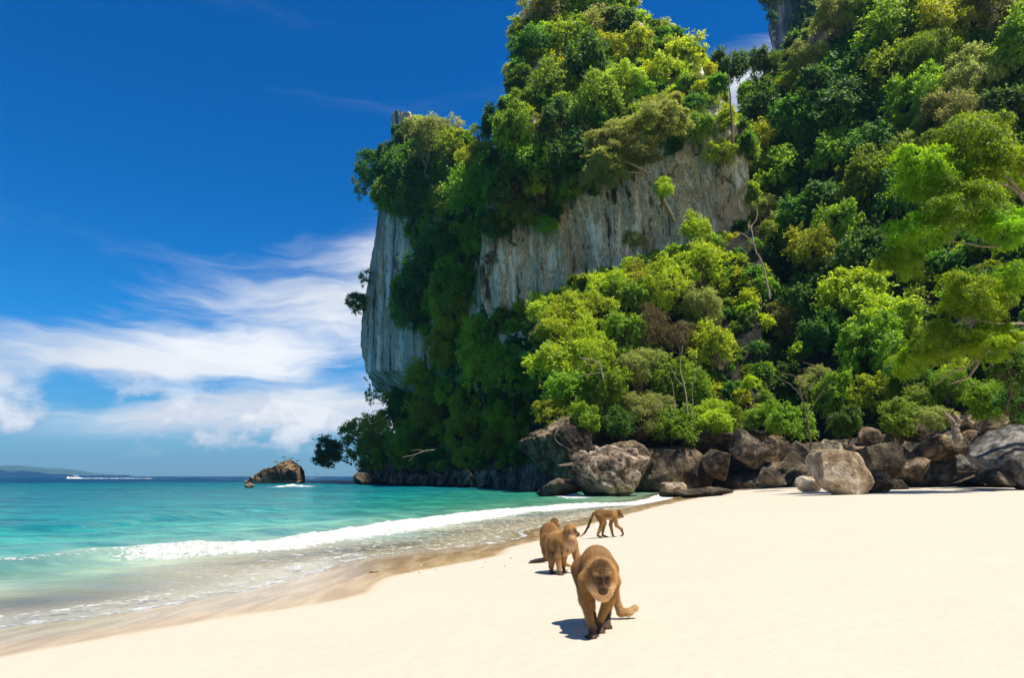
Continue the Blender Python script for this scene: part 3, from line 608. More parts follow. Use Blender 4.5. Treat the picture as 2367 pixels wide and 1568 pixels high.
for px, py, r, k, lb in M_: tree(px, py, r*1.08, float(md(px, py))-2.6, k, lb, GM, tilt=15 if py < 200 else 40)
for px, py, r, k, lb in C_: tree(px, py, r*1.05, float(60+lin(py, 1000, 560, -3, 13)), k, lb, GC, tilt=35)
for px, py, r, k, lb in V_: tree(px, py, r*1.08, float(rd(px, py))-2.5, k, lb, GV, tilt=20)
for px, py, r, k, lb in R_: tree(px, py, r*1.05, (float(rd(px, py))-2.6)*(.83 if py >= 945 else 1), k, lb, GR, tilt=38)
tree(2340, 880, 52, 30, 'dark', 'dark bush at the right edge over the grey boulders', GR, tilt=35)
# the big olive tree that leans out of the cliff on a bare bent trunk
def limbs(name, polys, d, mat, parent=None, r0=9., r1=3., seed=1, k=7):
    """bent limbs through places given as photograph spots at distance d"""
    r = np.random.RandomState(seed); ps = []
    for j, pl in enumerate(polys):
        q = catmull([tuple(at(p[0], p[1], d+(p[2] if len(p) > 2 else 0))) for p in pl], 6); n = len(q); s = float(ppm(pl[0][0], pl[0][1], d))
        q = q+.5*s*r.normal(size=q.shape); a, c = (r0, r1) if j == 0 else (r0*.5, r1*.5)
        ps.append(tube(q, np.linspace(a, c, n)*s*.5, k))
    v, f = joinm(ps); return mesh(name, v, f, mat, parent, smooth=True)
lt = empty('leaning_tree', at(1556, 508, 78)); tag(lt, 'olive green tree leaning out over the bare cliff on a bent trunk', 'tree')
inv = Matrix.Translation(-Vector(lt.location))
tk = limbs('trunk', [[(1556, 510, 3), (1535, 465), (1508, 425), (1490, 395), (1450, 375)], [(1490, 395), (1500, 350), (1520, 310), (1540, 280)], [(1490, 395), (1440, 370), (1400, 360)], [(1508, 425), (1480, 400), (1440, 400)]], 72, M['palebark'], lt, 11, 5); tk.data.transform(inv)
for i, (px, py, r, k) in enumerate([(1418, 330, 52, 'olive'), (1395, 395, 44, 'olive'), (1465, 360, 46, 'olive'), (1500, 290, 54, 'olive'), (1555, 275, 42, 'olive'), (1530, 250, 34, 'olive'), (1430, 300, 40, 'olive')]):
    me = proto(k, i % 2)[0]; c = bpy.data.objects.new('crown', me); link(c); c.parent = lt; c.location = Vector(at(px, py, 71.5))-Vector(lt.location)
    s = r*float(ppm(px, py, 71.5)); s *= 1.25; c.scale = (s*1.1, s, s*.8); c.rotation_euler = (.3, 0, i*1.9)
RUB = relief('rubble_slope', 'dark rubble bank under the boulders', M['darkrock'], [(1630, 1000), (1640, 1150)], [(2900, 1000), (2900, 1150)],
    [(1630, 1090), (1700, 1050), (1800, 1035), (1950, 1020), (2100, 1000), (2300, 985), (2900, 950)], [(1630, 1140), (1900, 1130), (2450, 1114), (2900, 1100)],
    lambda x, y: lin(x, 1640, 2450, 58, 33)+lin(y, 1120, 990, 0, 7), (260, 60), 1.1, .6, 1., 10, 9.9)
tree(1530, 440, 26, 71, 'bright', 'small yellow shrub growing on the leaning trunk', GM, name='bush')

# undergrowth: the countless small plants between the trees, one mass per slope
def inpoly(x, y, P):
    P = np.asarray(P, float); r = np.zeros(x.shape, bool); j = len(P)-1
    for i in range(len(P)):
        c = ((P[i, 1] > y) != (P[j, 1] > y)) & (x < (P[j, 0]-P[i, 0])*(y-P[i, 1])/(P[j, 1]-P[i, 1]+1e-9)+P[i, 0]); r ^= c; j = i
    return r
RH = [(815, 500), (858, 478), (905, 500), (950, 540), (965, 600), (925, 640), (912, 740), (960, 762), (1003, 800), (1010, 850), (965, 885), (930, 930), (850, 910), (815, 780)]
RM = [(1080, 760), (1080, 610), (1130, 565), (1180, 560), (1260, 525), (1330, 460), (1400, 435), (1460, 390), (1560, 350), (1640, 335), (1690, 380), (1720, 500), (1660, 640), (1230, 720), (1110, 745)]
BUSH = []
for k, kk in (('broad', 0), ('dark', 1), ('bright', 2), ('dark', 3)):
    (v, f, ti), _ = crown(900+kk, k, False); BUSH.append(mesh('leaf_clump', v, f, M[k], attrs={'tint': ('FACE', 'FLOAT', ti)}, add=False))
def undergrowth(lab, S, n, keep, rpx, mixw, seed):
    p, PX, PY = S; r = np.random.RandomState(seed); q = p.reshape(-1, 3); x = PX.ravel(); y = PY.ravel()
    ok = keep(x, y) & (x < 2420) & (y > -60); ii = np.flatnonzero(ok)
    # spread evenly in the real surface: jittered choice weighted by cell size
    ii = r.choice(ii, n); pos = q[ii]+r.normal(size=(n, 3))*.6; s = (rpx*(.55+.8*r.rand(n)))*ppm(x[ii], y[ii], pos[:, 1]); pos[:, 1] -= s*.35
    rot = np.stack([r.uniform(.1, .9, n), r.uniform(-.4, .4, n), r.uniform(0, 6.28, n)], -1); kd = r.choice(4, n, p=mixw)
    o = mesh('jungle_undergrowth', pos, np.zeros((0, 3), np.int32) if False else np.array([[0, 1, 2]]), None, attrs={'rot': ('POINT', 'FLOAT_VECTOR', rot), 'scl': ('POINT', 'FLOAT', s), 'kd': ('POINT', 'INT', kd)})
    ng = bpy.data.node_groups.new('scatter', 'GeometryNodeTree'); ng.interface.new_socket('Geometry', in_out='INPUT', socket_type='NodeSocketGeometry'); ng.interface.new_socket('Geometry', in_out='OUTPUT', socket_type='NodeSocketGeometry')
    N = ng.nodes.new; L = ng.links.new; gi = N('NodeGroupInput'); go = N('NodeGroupOutput'); jn = N('GeometryNodeJoinGeometry')
    m2p = N('GeometryNodeMeshToPoints'); L(gi.outputs[0], m2p.inputs[0])
    def na(nm, t): a = N('GeometryNodeInputNamedAttribute'); a.data_type = t; a.inputs[0].default_value = nm; return a.outputs[0]
    er = N('FunctionNodeEulerToRotation'); L(na('rot', 'FLOAT_VECTOR'), er.inputs[0]); sc_ = na('scl', 'FLOAT'); ki = na('kd', 'INT')
    for j, bo in enumerate(BUSH):
        oi = N('GeometryNodeObjectInfo'); oi.inputs[0].default_value = bo
        cmp = N('FunctionNodeCompare'); cmp.data_type = 'INT'; cmp.operation = 'EQUAL'; L(ki, cmp.inputs[2]); cmp.inputs[3].default_value = j
        ip = N('GeometryNodeInstanceOnPoints'); L(m2p.outputs[0], ip.inputs['Points']); L(cmp.outputs[0], ip.inputs['Selection']); L(oi.outputs['Geometry'], ip.inputs['Instance'])
        L(er.outputs[0], ip.inputs['Rotation']); L(sc_, ip.inputs['Scale']); L(ip.outputs[0], jn.inputs[0])
    L(jn.outputs[0], go.inputs[0]); md_ = o.modifiers.new('scatter', 'NODES'); md_.node_group = ng
    tag(o, lab, 'undergrowth', kind='stuff'); return o
undergrowth('leafy undergrowth covering the headland between its trees', S1, 1000, lambda x, y: ~inpoly(x, y, RH) & (y < 1092) & (x > 870) & ~((x < 952) & (y < 340)) & ~inpoly(x, y, RM), 22, [.6, .2, .12, .08], 1)
undergrowth('leafy undergrowth covering the limestone cliff top', S2, 900, lambda x, y: ~inpoly(x, y, RM) & ((y < 760) | (x < 1270)) & (y < 1040), 24, [.4, .25, .15, .2], 2)
undergrowth('leafy undergrowth covering the right hand hillside', S4, 900, lambda x, y: (y < 1015), 30, [.28, .5, .04, .18], 3)
undergrowth('leafy undergrowth in the heap behind the big rock', S7, 300, lambda x, y: y < 985, 26, [.45, .2, .25, .1], 4)
undergrowth('sparse creepers on the distant rock tower', S3, 420, lambda x, y: (inpoly(x, y, [(1830, -120), (1900, -120), (1910, 60), (1880, 140), (1850, 120), (1830, 0)]) | (x < 1785) | (y > 175) | (x > 1925)), 26, [.1, .7, 0, .2], 5)

# ------------------------------------------------------------------ boulders
import bmesh
_bm = bmesh.new(); bmesh.ops.create_icosphere(_bm, subdivisions=6, radius=1); _bm.verts.ensure_lookup_table()
SV = np.array([v.co[:] for v in _bm.verts]); SF = np.array([[v.index for v in f.verts] for f in _bm.faces]); _bm.free()
_bm = bmesh.new(); bmesh.ops.create_icosphere(_bm, subdivisions=5, radius=1); _bm.verts.ensure_lookup_table()
SV5 = np.array([v.co[:] for v in _bm.verts]); SF5 = np.array([[v.index for v in f.verts] for f in _bm.faces]); _bm.free()
def rockgeo(dims, seed, planes=15, rough=.085, strata=0., sdir=(.3, 0, 1), big=False, cuts=()):
    r = np.random.RandomState(seed); v = (SV if big else SV5).copy(); f = SF if big else SF5
    v *= (1+.22*fbm(v*.9+seed*3.1, 2))[:, None]
    for n, d in list(cuts)+[(rnd(r, 1)[0], r.uniform(.52, .88)) for _ in range(planes)]:
        n = nrm(np.asarray(n, float)[None])[0]; v -= np.maximum(0, v@n-d)[:, None]*n*.93
    q = v*np.array(dims)
    s = max(dims); k = 2.6/s
    if strata:
        sd_ = nrm(np.asarray(sdir, float)[None])[0]; u = (q@sd_)*(strata)+1.2*fbm(q*k*.7+seed, 3)
        saw = u-np.floor(u); q = q-nrm(v)*(.055*s*np.clip((saw-.72)/.28, 0, 1)**.7)[:, None]
    d = rough*s*(.9*fbm(q*k+seed, 4)+.7*fbm(q*k*2.6+seed, 4, .55, True)-.18)
    q = q+nrm(v)*d[:, None]; c = (q.max(0)+q.min(0))/2; return (q-c)*(np.array(dims)/((q.max(0)-q.min(0))/2)), f
def boulder(px, pb, w, h, mat, label, group=None, seed=1, d=None, dep=.8, sink=.10, rot=0., parent=None, name='boulder', **k):
    if d is None: g = ground_at(px, pb); d = g[1]
    s = float(ppm(px, pb-h/2, d)); W_, H_2 = w*s/2*1.12, h*s/2*1.12
    d0 = d+W_*dep*.7
    c = at(px, pb-h/2, d0); s2 = d0/d; v, f = rockgeo((W_*s2, W_*dep, H_2*s2), seed, **k)
    if rot: a = math.radians(rot); v = v@np.array([[math.cos(a), 0, math.sin(a)], [0, 1, 0], [-math.sin(a), 0, math.cos(a)]])
    c = c-np.array([0, 0, sink*H_2]); o = mesh(name, v, f, M[mat], parent, smooth=True); o.location = c
    if not parent: tag(o, label, 'boulder' if w > 35 else 'rock', group)
    return o
GB = 'boulders along the foot of the hillside'
big = boulder(1410, 1152, 178, 116, 'bigrock', 'big grey brown rock with tilted cracks standing at the water edge', None, 11, dep=.8, sink=.0, big=True, strata=1.15, sdir=(.55, .1, .83), rough=.045, planes=9,
              cuts=[((-.75, -.2, .65), .78), ((.5, -.3, .8), .72), ((-.8, -.1, -.6), .72), ((.95, 0, -.2), .86), ((0, -1, .15), .8)])
def slab(px, py, w, h, d, rot, seed):
    s = float(ppm(px, py, d)); v, f = rockgeo((w*s/2, w*s*.4, h*s/2), seed, planes=12, rough=.05)
    a = math.radians(rot); v = v@np.array([[math.cos(a), 0, math.sin(a)], [0, 1, 0], [-math.sin(a), 0, math.cos(a)]])
    o = mesh('slab', v, f, M['bigrock'], big, smooth=True); o.location = Vector(at(px, py, d))-Vector(big.location)
bd = float(big.location.y)
slab(1392, 1050, 66, 24, bd, -38, 3); slab(1347, 1064, 52, 46, bd-.3, -8, 4); slab(1440, 1056, 70, 30, bd+.4, 16, 5)
for a in [
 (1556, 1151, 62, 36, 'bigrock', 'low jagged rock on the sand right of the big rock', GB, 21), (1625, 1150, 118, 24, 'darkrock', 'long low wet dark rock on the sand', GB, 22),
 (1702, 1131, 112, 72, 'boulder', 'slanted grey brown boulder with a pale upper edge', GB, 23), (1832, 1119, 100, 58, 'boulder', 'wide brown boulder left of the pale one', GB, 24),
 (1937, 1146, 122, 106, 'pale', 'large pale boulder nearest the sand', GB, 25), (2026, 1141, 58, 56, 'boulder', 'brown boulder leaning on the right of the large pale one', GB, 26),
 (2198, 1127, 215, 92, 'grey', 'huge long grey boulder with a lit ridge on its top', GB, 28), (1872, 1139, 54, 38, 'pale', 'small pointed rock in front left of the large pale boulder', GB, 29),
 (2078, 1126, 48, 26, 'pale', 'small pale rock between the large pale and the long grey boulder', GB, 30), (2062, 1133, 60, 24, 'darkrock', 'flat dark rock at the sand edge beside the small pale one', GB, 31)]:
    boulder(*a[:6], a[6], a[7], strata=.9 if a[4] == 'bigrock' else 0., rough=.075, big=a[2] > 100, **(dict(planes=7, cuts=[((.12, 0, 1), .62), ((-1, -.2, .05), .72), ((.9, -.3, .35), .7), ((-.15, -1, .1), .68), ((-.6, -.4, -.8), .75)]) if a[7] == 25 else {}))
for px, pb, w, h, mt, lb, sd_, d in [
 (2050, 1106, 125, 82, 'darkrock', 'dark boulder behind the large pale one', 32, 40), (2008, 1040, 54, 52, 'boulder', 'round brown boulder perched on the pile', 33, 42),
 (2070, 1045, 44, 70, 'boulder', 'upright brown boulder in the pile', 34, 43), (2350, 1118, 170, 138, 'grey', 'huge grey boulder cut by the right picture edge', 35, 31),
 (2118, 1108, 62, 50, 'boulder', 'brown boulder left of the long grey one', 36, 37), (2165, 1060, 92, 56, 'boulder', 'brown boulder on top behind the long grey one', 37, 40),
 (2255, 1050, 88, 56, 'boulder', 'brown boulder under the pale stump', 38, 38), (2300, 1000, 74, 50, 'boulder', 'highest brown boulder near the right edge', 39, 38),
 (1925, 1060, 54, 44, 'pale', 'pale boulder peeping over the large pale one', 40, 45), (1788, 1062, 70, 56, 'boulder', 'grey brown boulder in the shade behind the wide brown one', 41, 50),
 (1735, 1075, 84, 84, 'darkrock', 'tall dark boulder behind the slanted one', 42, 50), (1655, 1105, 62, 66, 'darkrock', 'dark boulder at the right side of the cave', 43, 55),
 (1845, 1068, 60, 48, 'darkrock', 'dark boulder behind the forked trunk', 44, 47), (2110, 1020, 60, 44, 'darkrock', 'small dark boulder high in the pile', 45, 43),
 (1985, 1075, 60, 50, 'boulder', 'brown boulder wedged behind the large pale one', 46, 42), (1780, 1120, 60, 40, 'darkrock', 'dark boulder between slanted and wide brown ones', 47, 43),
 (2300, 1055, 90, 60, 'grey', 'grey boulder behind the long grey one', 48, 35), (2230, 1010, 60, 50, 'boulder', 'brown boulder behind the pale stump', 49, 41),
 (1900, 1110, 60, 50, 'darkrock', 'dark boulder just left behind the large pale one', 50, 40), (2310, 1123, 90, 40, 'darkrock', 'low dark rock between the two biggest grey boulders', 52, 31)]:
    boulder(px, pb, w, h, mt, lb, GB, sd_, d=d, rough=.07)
for px, pb, w, h, lb, sd_, d in [(1290, 1150, 90, 44, 'dark rock tucked against the left of the big rock', 54, 45),
 (1330, 1130, 90, 60, 'dark rock behind the left edge of the big rock', 55, 52), (838, 1119, 40, 26, 'dark rock at the very tip of the headland', 57, 108)]:
    boulder(px, pb, w, h, 'darkrock', lb, 'wet rocks along the cliff foot', sd_, d=d, rough=.09)
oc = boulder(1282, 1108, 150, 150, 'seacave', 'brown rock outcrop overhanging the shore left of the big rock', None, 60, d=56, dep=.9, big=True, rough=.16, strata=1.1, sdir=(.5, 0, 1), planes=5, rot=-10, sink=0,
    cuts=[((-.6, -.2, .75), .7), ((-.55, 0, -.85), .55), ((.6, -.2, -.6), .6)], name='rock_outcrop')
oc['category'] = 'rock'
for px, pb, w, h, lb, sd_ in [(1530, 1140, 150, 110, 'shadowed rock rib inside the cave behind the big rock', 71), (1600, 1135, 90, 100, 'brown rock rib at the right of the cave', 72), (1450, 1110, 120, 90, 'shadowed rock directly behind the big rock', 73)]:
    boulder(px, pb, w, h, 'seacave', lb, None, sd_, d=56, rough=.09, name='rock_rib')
boulder(577, 1129, 23, 13, 'searock', 'small round rock in the sea left below the islet', None, 61, d=float(ground_at(577, 1128)[1]), dep=1., name='sea_rock')
def dome(name, prof, d, thick, mat, n=(90, 40), nz=.06, seed=0., flat=0.):
    xs = np.linspace(prof[0][0], prof[-1][0], n[0]); hh = np.interp(xs, [p[0] for p in prof], [p[1] for p in prof]); t = np.linspace(-1, 1, n[1])
    PXg = np.repeat(xs[:, None], n[1], 1); base = 1102+F*HC/d/1.0
    p = at(PXg, base+0*PXg, d); top = at(PXg, np.repeat(hh[:, None], n[1], 1), d)[..., 2]
    e = np.clip(1-np.abs(t)**2.2, 0, 1)[None]**.6; p[..., 2] = -1+(top+1)*e; p[..., 1] += t[None]*thick*(.35+.65*e)
    s = thick; q = p/s*1.6+seed; k = s*nz*(fbm(q, 3)+1.2*fbm(q*2.7, 4, .5, True)); p[..., 2] += k*(e > .05); p[..., 1] -= k; p[..., 0] += .6*k
    idx = np.arange(n[0]*n[1]).reshape(n); f = np.stack([idx[:-1, :-1], idx[1:, :-1], idx[1:, 1:], idx[:-1, 1:]], -1).reshape(-1, 4)
    return mesh(name, p.reshape(-1, 3), f, mat, smooth=True)
isd = 132.
il = dome('islet', [(574, 1116), (580, 1110), (605, 1094), (628, 1085), (645, 1076), (662, 1070), (676, 1074), (688, 1080), (692, 1090), (695, 1114), (696, 1117)], isd, 4.5, M['searock'], nz=.21, n=(140, 60), seed=3)
tag(il, 'small brown rock islet in the sea with plants on its top', 'islet')
tree(663, 1073, 14, isd, 'broad', 'green bush growing on top of the rock islet', None, tilt=0, name='bush', asp=(1.2, 1, .7))
tree(648, 1079, 9, isd, 'dark', 'small dark bush left on the islet crest', None, tilt=0, name='bush', asp=(1.3, 1, .6)); tree(680, 1079, 8, isd, 'broad', 'small bush right on the islet crest', None, tilt=0, name='bush', asp=(1.2, 1, .6))
def sprig(px0, py0, px1, py1, r, d, label):
    o = empty('sapling', at(px0, py0, d)); tag(o, label, 'sapling', 'thin saplings on the islet'); o2 = limbs('stem', [[(px0, py0), ((px0+px1)/2, (py0+py1)/2+2), (px1, py1)]], d, M['bark'], o, 1.2, .6); o2.data.transform(Matrix.Translation(-Vector(o.location)))
    c = bpy.data.objects.new('crown', proto('sparse', 0)[0]); link(c); c.parent = o; c.location = Vector(at(px1, py1, d))-Vector(o.location); s = r*float(ppm(px1, py1, d)); c.scale = (s, s, s*.4)
sprig(664, 1072, 656, 1058, 7, isd, 'tallest flat topped sapling on the islet'); sprig(668, 1072, 673, 1061, 6, isd, 'sapling right of the tallest one on the islet'); sprig(655, 1078, 636, 1068, 6, isd, 'sapling leaning left over the islet slope'); sprig(676, 1076, 688, 1066, 5, isd, 'sapling leaning right at the islet end')
m, b = newmat('forested_island'); pos = b.n('ShaderNodeNewGeometry').outputs['Position']
out(b, b.n('ShaderNodeBsdfPrincipled', {'Base Color': b.mix(b.ss(b.noise(pos, .01, 5), .35, .65), (.02, .05, .02), (.05, .10, .04)), 'Roughness': .9}).outputs[0])
fi = dome('distant_island', [(-160, 1101), (-90, 1090), (-20, 1088), (12, 1087), (30, 1082), (42, 1079), (58, 1080), (78, 1084), (92, 1087), (108, 1084), (130, 1085), (160, 1090), (190, 1095), (230, 1099), (262, 1101)], 4200, 420, m, nz=.02)
tag(fi, 'low hazy blue island on the horizon at the far left', kind='structure')

# ------------------------------------------------------------------ bare wood
def woody(name, label, polys, d, cat, mat='palebark', r0=9, r1=3, seed=1):
    p = polys[0][0]; o = limbs(name, polys, d, M[mat], None, r0, r1, seed); c = Vector(at(p[0], p[1], d)); o.data.transform(Matrix.Translation(-c)); o.location = c; tag(o, label, cat); return o
woody('driftwood_branch', 'pale dead branch lying over the dark shore rock below the headland', [[(1004, 1040), (980, 1044), (955, 1053), (930, 1058)], [(980, 1044), (966, 1041), (950, 1043)], [(960, 1051), (952, 1061), (944, 1066)]], 68, 'branch', r0=2.6, r1=1.)
woody('forked_tree', 'reddish bare trunk forking among dark leaves above the boulders', [[(1876, 1060), (1872, 1010), (1866, 975), (1856, 930), (1843, 905)], [(1856, 930), (1848, 895), (1858, 870), (1862, 850)], [(1843, 905), (1820, 885), (1800, 878)], [(1848, 880), (1832, 868), (1815, 866)], [(1905, 890), (1895, 860), (1880, 845), (1856, 838)], [(1866, 975), (1880, 940), (1905, 900), (1930, 880)]], 41, 'tree', 'bark', 5.5, 2.5, 2)
woody('pale_stump', 'pale gnarled stump with roots gripping the brown boulders', [[(2215, 1018), (2208, 995), (2212, 970), (2200, 955)], [(2212, 985), (2190, 962), (2180, 950)], [(2210, 1000), (2228, 1018), (2238, 1034)], [(2210, 1000), (2196, 1015), (2190, 1030)], [(2210, 990), (2228, 968), (2240, 958)]], 36, 'stump', r0=24, r1=9, seed=3)
woody('hanging_root', 'thin pale root hanging over the brown outcrop', [[(1288, 962), (1292, 985), (1282, 1010), (1290, 1024), (1302, 1032)]], 53, 'root', r0=2.2, r1=1.2)
woody('dead_shrub', 'bare stems standing in the dry thicket above the cave', [[(1590, 960), (1584, 900), (1572, 850), (1578, 800)], [(1606, 965), (1600, 905), (1610, 850), (1600, 810)], [(1560, 950), (1556, 900), (1545, 860)], [(1584, 900), (1560, 870), (1548, 840)]], 53.5, 'shrub', r0=3.5, r1=1.5, seed=5)
woody('bare_branch', 'pale forked branch sticking out of the left flank of the bright heap', [[(1395, 880), (1388, 850), (1378, 835), (1340, 828)], [(1388, 862), (1360, 866), (1340, 872)], [(1375, 845), (1350, 840)]], 52.5, 'branch', r0=4, r1=2, seed=6)
woody('bare_tree', 'pale bare forked trunk showing through the sunlit trees in the gap', [[(1780, 690), (1772, 650), (1762, 610), (1745, 570), (1735, 520)], [(1745, 570), (1725, 545), (1700, 535)], [(1735, 530), (1750, 500), (1748, 470)]], 56, 'tree', r0=5, r1=3, seed=8)
woody('slim_tree', 'slim dark trunk of the tall narrow tree in the gap', [[(1694, 330), (1692, 280), (1688, 230), (1684, 170)]], 60, 'tree', 'bark', r0=6, r1=3, seed=9)
# one big tree rooted beyond the right edge carries all the feathery crowns
ot = empty('overhanging_tree', at(2520, 820, 33)); tag(ot, 'big tree with feathery bright green crowns and bare pink limbs reaching in from the right', 'tree')
lb_ = limbs('trunk', [[(2520, 850, 1), (2480, 700), (2430, 560), (2380, 470), (2300, 380)], [(2440, 600), (2380, 556), (2330, 566), (2280, 570), (2230, 562), (2195, 556)], [(2400, 560), (2340, 545), (2290, 515), (2240, 525)], [(2330, 540), (2250, 520), (2200, 500)],
    [(2480, 760), (2400, 765), (2340, 780), (2270, 822), (2235, 850), (2205, 858), (2160, 890)], [(2340, 780), (2290, 800), (2250, 812), (2200, 822)], [(2420, 770), (2370, 750), (2310, 748), (2270, 742)], [(2270, 822), (2240, 870), (2190, 890)], [(2410, 800), (2340, 792), (2300, 790)], [(2380, 480), (2330, 430), (2250, 420), (2170, 440)], [(2380, 470), (2360, 400), (2280, 330)]], 30, M['palebark'], ot, 16, 5, 12)
inv = Matrix.Translation(-Vector(ot.location)); lb_.data.transform(inv)
for i, (px, py, r, d, k, lb) in enumerate(F_):
    if k != 'feather': continue
    c = bpy.data.objects.new('crown', proto('feather', i % 2)[0]); link(c); c.parent = ot; c.location = Vector(at(px, py, d))-Vector(ot.location)
    s = r*1.12*float(ppm(px, py, d)); c.scale = (s*1.1, s*1.1, s*1.15); c.rotation_euler = (rt.uniform(.2, .6), rt.uniform(-.3, .3), i*2.1)
# dripstones under the headland overhang
for i, (px, py, L) in enumerate([(853, 888, 16), (862, 900, 24), (870, 906, 18), (878, 914, 16), (846, 872, 12), (888, 922, 12)]):
    dd = 142.; s = float(ppm(px, py, dd)); c = at(px, py, dd); r = np.random.RandomState(i)
    v, f = tube([c+np.array([.3*math.sin(j+i), 0, -j*L*s/5]) for j in range(6)], [2.6*s, 2.2*s, 1.7*s, 1.9*s, 1.*s, .3*s], 8); o = mesh('dripstone', v, f, M['cliff'], smooth=True); o.parent = bpy.data.objects['headland_cliff']

# ------------------------------------------------------------------ speedboat
M['hull'] = plain('white_gelcoat', (.75, .77, .78), .3); M['navy'] = plain('dark_blue_hull_side', (.02, .05, .10), .35); M['glass'] = plain('tinted_glass', (.02, .03, .04), .1); M['foamy'] = plain('white_spray', (.85, .87, .88), .8)
bp = Vector(at(172, 1102, 430)); bp.z = 0; bo = empty('speedboat', bp); bo.rotation_euler = (math.radians(-3), math.radians(-5), math.radians(205)); bo.scale = (.64,)*3; tag(bo, 'white roofed speedboat with a dark hull crossing left near the horizon', 'boat')
def loft(secs):
    n = len(secs); k = len(secs[0]); v = np.array(secs).reshape(-1, 3); i = np.arange(n*k).reshape(n, k)
    return v, [np.stack([i[:-1, :-1], i[1:, :-1], i[1:, 1:], i[:-1, 1:]], -1).reshape(-1, 4), np.array([i[0]]), np.array([i[-1][::-1]])]
def hs_(x, w, z0, z1): return [(x, -w, z1), (x, -w*.92, (z0+z1)/2), (x, -w*.6, z0+.15), (x, 0, z0), (x, w*.6, z0+.15), (x, w*.92, (z0+z1)/2), (x, w, z1)]
v, f = loft([hs_(-4.2, 1.35, -.3, 1.0), hs_(-2, 1.45, -.35, 1.1), (hs_(1, 1.4, -.3, 1.3)), hs_(3.2, .95, .0, 1.6), hs_(4.5, .35, .6, 1.85), hs_(5., .03, 1.2, 1.95)]); mesh('hull', v, f, M['navy'], bo, True)
def boxm(x0, x1, y0, y1, z0, z1, tap=0.):
    v = [(x0, y0, z0), (x1, y0, z0), (x1, y1, z0), (x0, y1, z0), (x0+tap, y0+tap, z1), (x1-tap, y0+tap, z1), (x1-tap, y1-tap, z1), (x0+tap, y1-tap, z1)]
    return np.array(v, float), np.array([[3, 2, 1, 0], [4, 5, 6, 7], [0, 1, 5, 4], [1, 2, 6, 5], [2, 3, 7, 6], [3, 0, 4, 7]])
v, f = boxm(-4.1, 3.4, -1.3, 1.3, 1.12, 1.45, .15); mesh('deck', v, f, M['hull'], bo)
v, f = boxm(-3.2, 1.6, -1.25, 1.25, 2.75, 3.0, .25); mesh('roof', v, f, M['hull'], bo)
v, f = boxm(.8, 1.7, -1.1, 1.1, 1.46, 2.6, .3); mesh('windscreen', v, f, M['glass'], bo)
for x in (-2.9, -.8, 1.1):
    for y in (-1.1, 1.1): v, f = boxm(x-.05, x+.05, y-.05, y+.05, 1.4, 2.78); mesh('roof_post', v, f, M['hull'], bo)
for y in (-.5, .5): v, f = boxm(-4.8, -4.2, y-.2, y+.2, .2, 1.5, .05); mesh('outboard_motor', v, f, M['navy'], bo)
q = np.linspace(0, 1, 90); wx = at(158, 1102, 430)[0]+q*46; Vv = []
for i, x in enumerate(wx):
    hgt = .15+(1.1*math.exp(-(q[i]*8)**2)+.55*abs(pn(np.array([x*.35, 2., 1.]))))*(1-q[i]*.6); w_ = 1.2+2.*q[i]
    for a in np.linspace(0, math.pi, 7): Vv.append((x, bp.y-1.+w_*math.cos(a)+12*q[i], -.1+hgt*math.sin(a)*(1 if i not in (0, 89) else 0)))
i_ = np.arange(90*7).reshape(90, 7); wk = mesh('boat_wake', Vv, np.stack([i_[:-1, :-1], i_[1:, :-1], i_[1:, 1:], i_[:-1, 1:]], -1).reshape(-1, 4), M['foamy'], smooth=True); tag(wk, 'white wake trailing behind the speedboat', 'wake', kind='stuff')

# ------------------------------------------------------------------ small things on the sand
g = ground_at(866, 1327); v, f = rockgeo((.075, .04, .032), 81, planes=8, rough=.16); o = mesh('coral_piece', v, f, M['pale'], smooth=True); o.location = Vector(g)+Vector((0, 0, .015)); tag(o, 'piece of dead coral lying alone on the wet sand', 'coral')
r = np.random.RandomState(4); ps = []
for i in range(46):
    px, py = (r.uniform(1040, 1190), r.uniform(1272, 1318)) if i < 30 else (r.uniform(880, 1100), r.uniform(1300, 1345))
    g = ground_at(px, py); s = r.uniform(.008, .028); v, f = SV5[:42]*0, None
    t = np.array([[1, 0, 0], [0, 1, 0], [-1, 0, 0], [0, -1, 0], [0, 0, 1.]])*s*(.6+.8*r.rand(5, 1)); t[:, 2] *= .6; ps.append((t+g+np.array([0, 0, .002]), np.array([[0, 1, 4], [1, 2, 4], [2, 3, 4], [3, 0, 4]])))
v, f = joinm(ps); tag(mesh('shell_fragments', v, f, M['pale']), 'scatter of shell and coral bits on the wet sand', 'shells', kind='stuff')

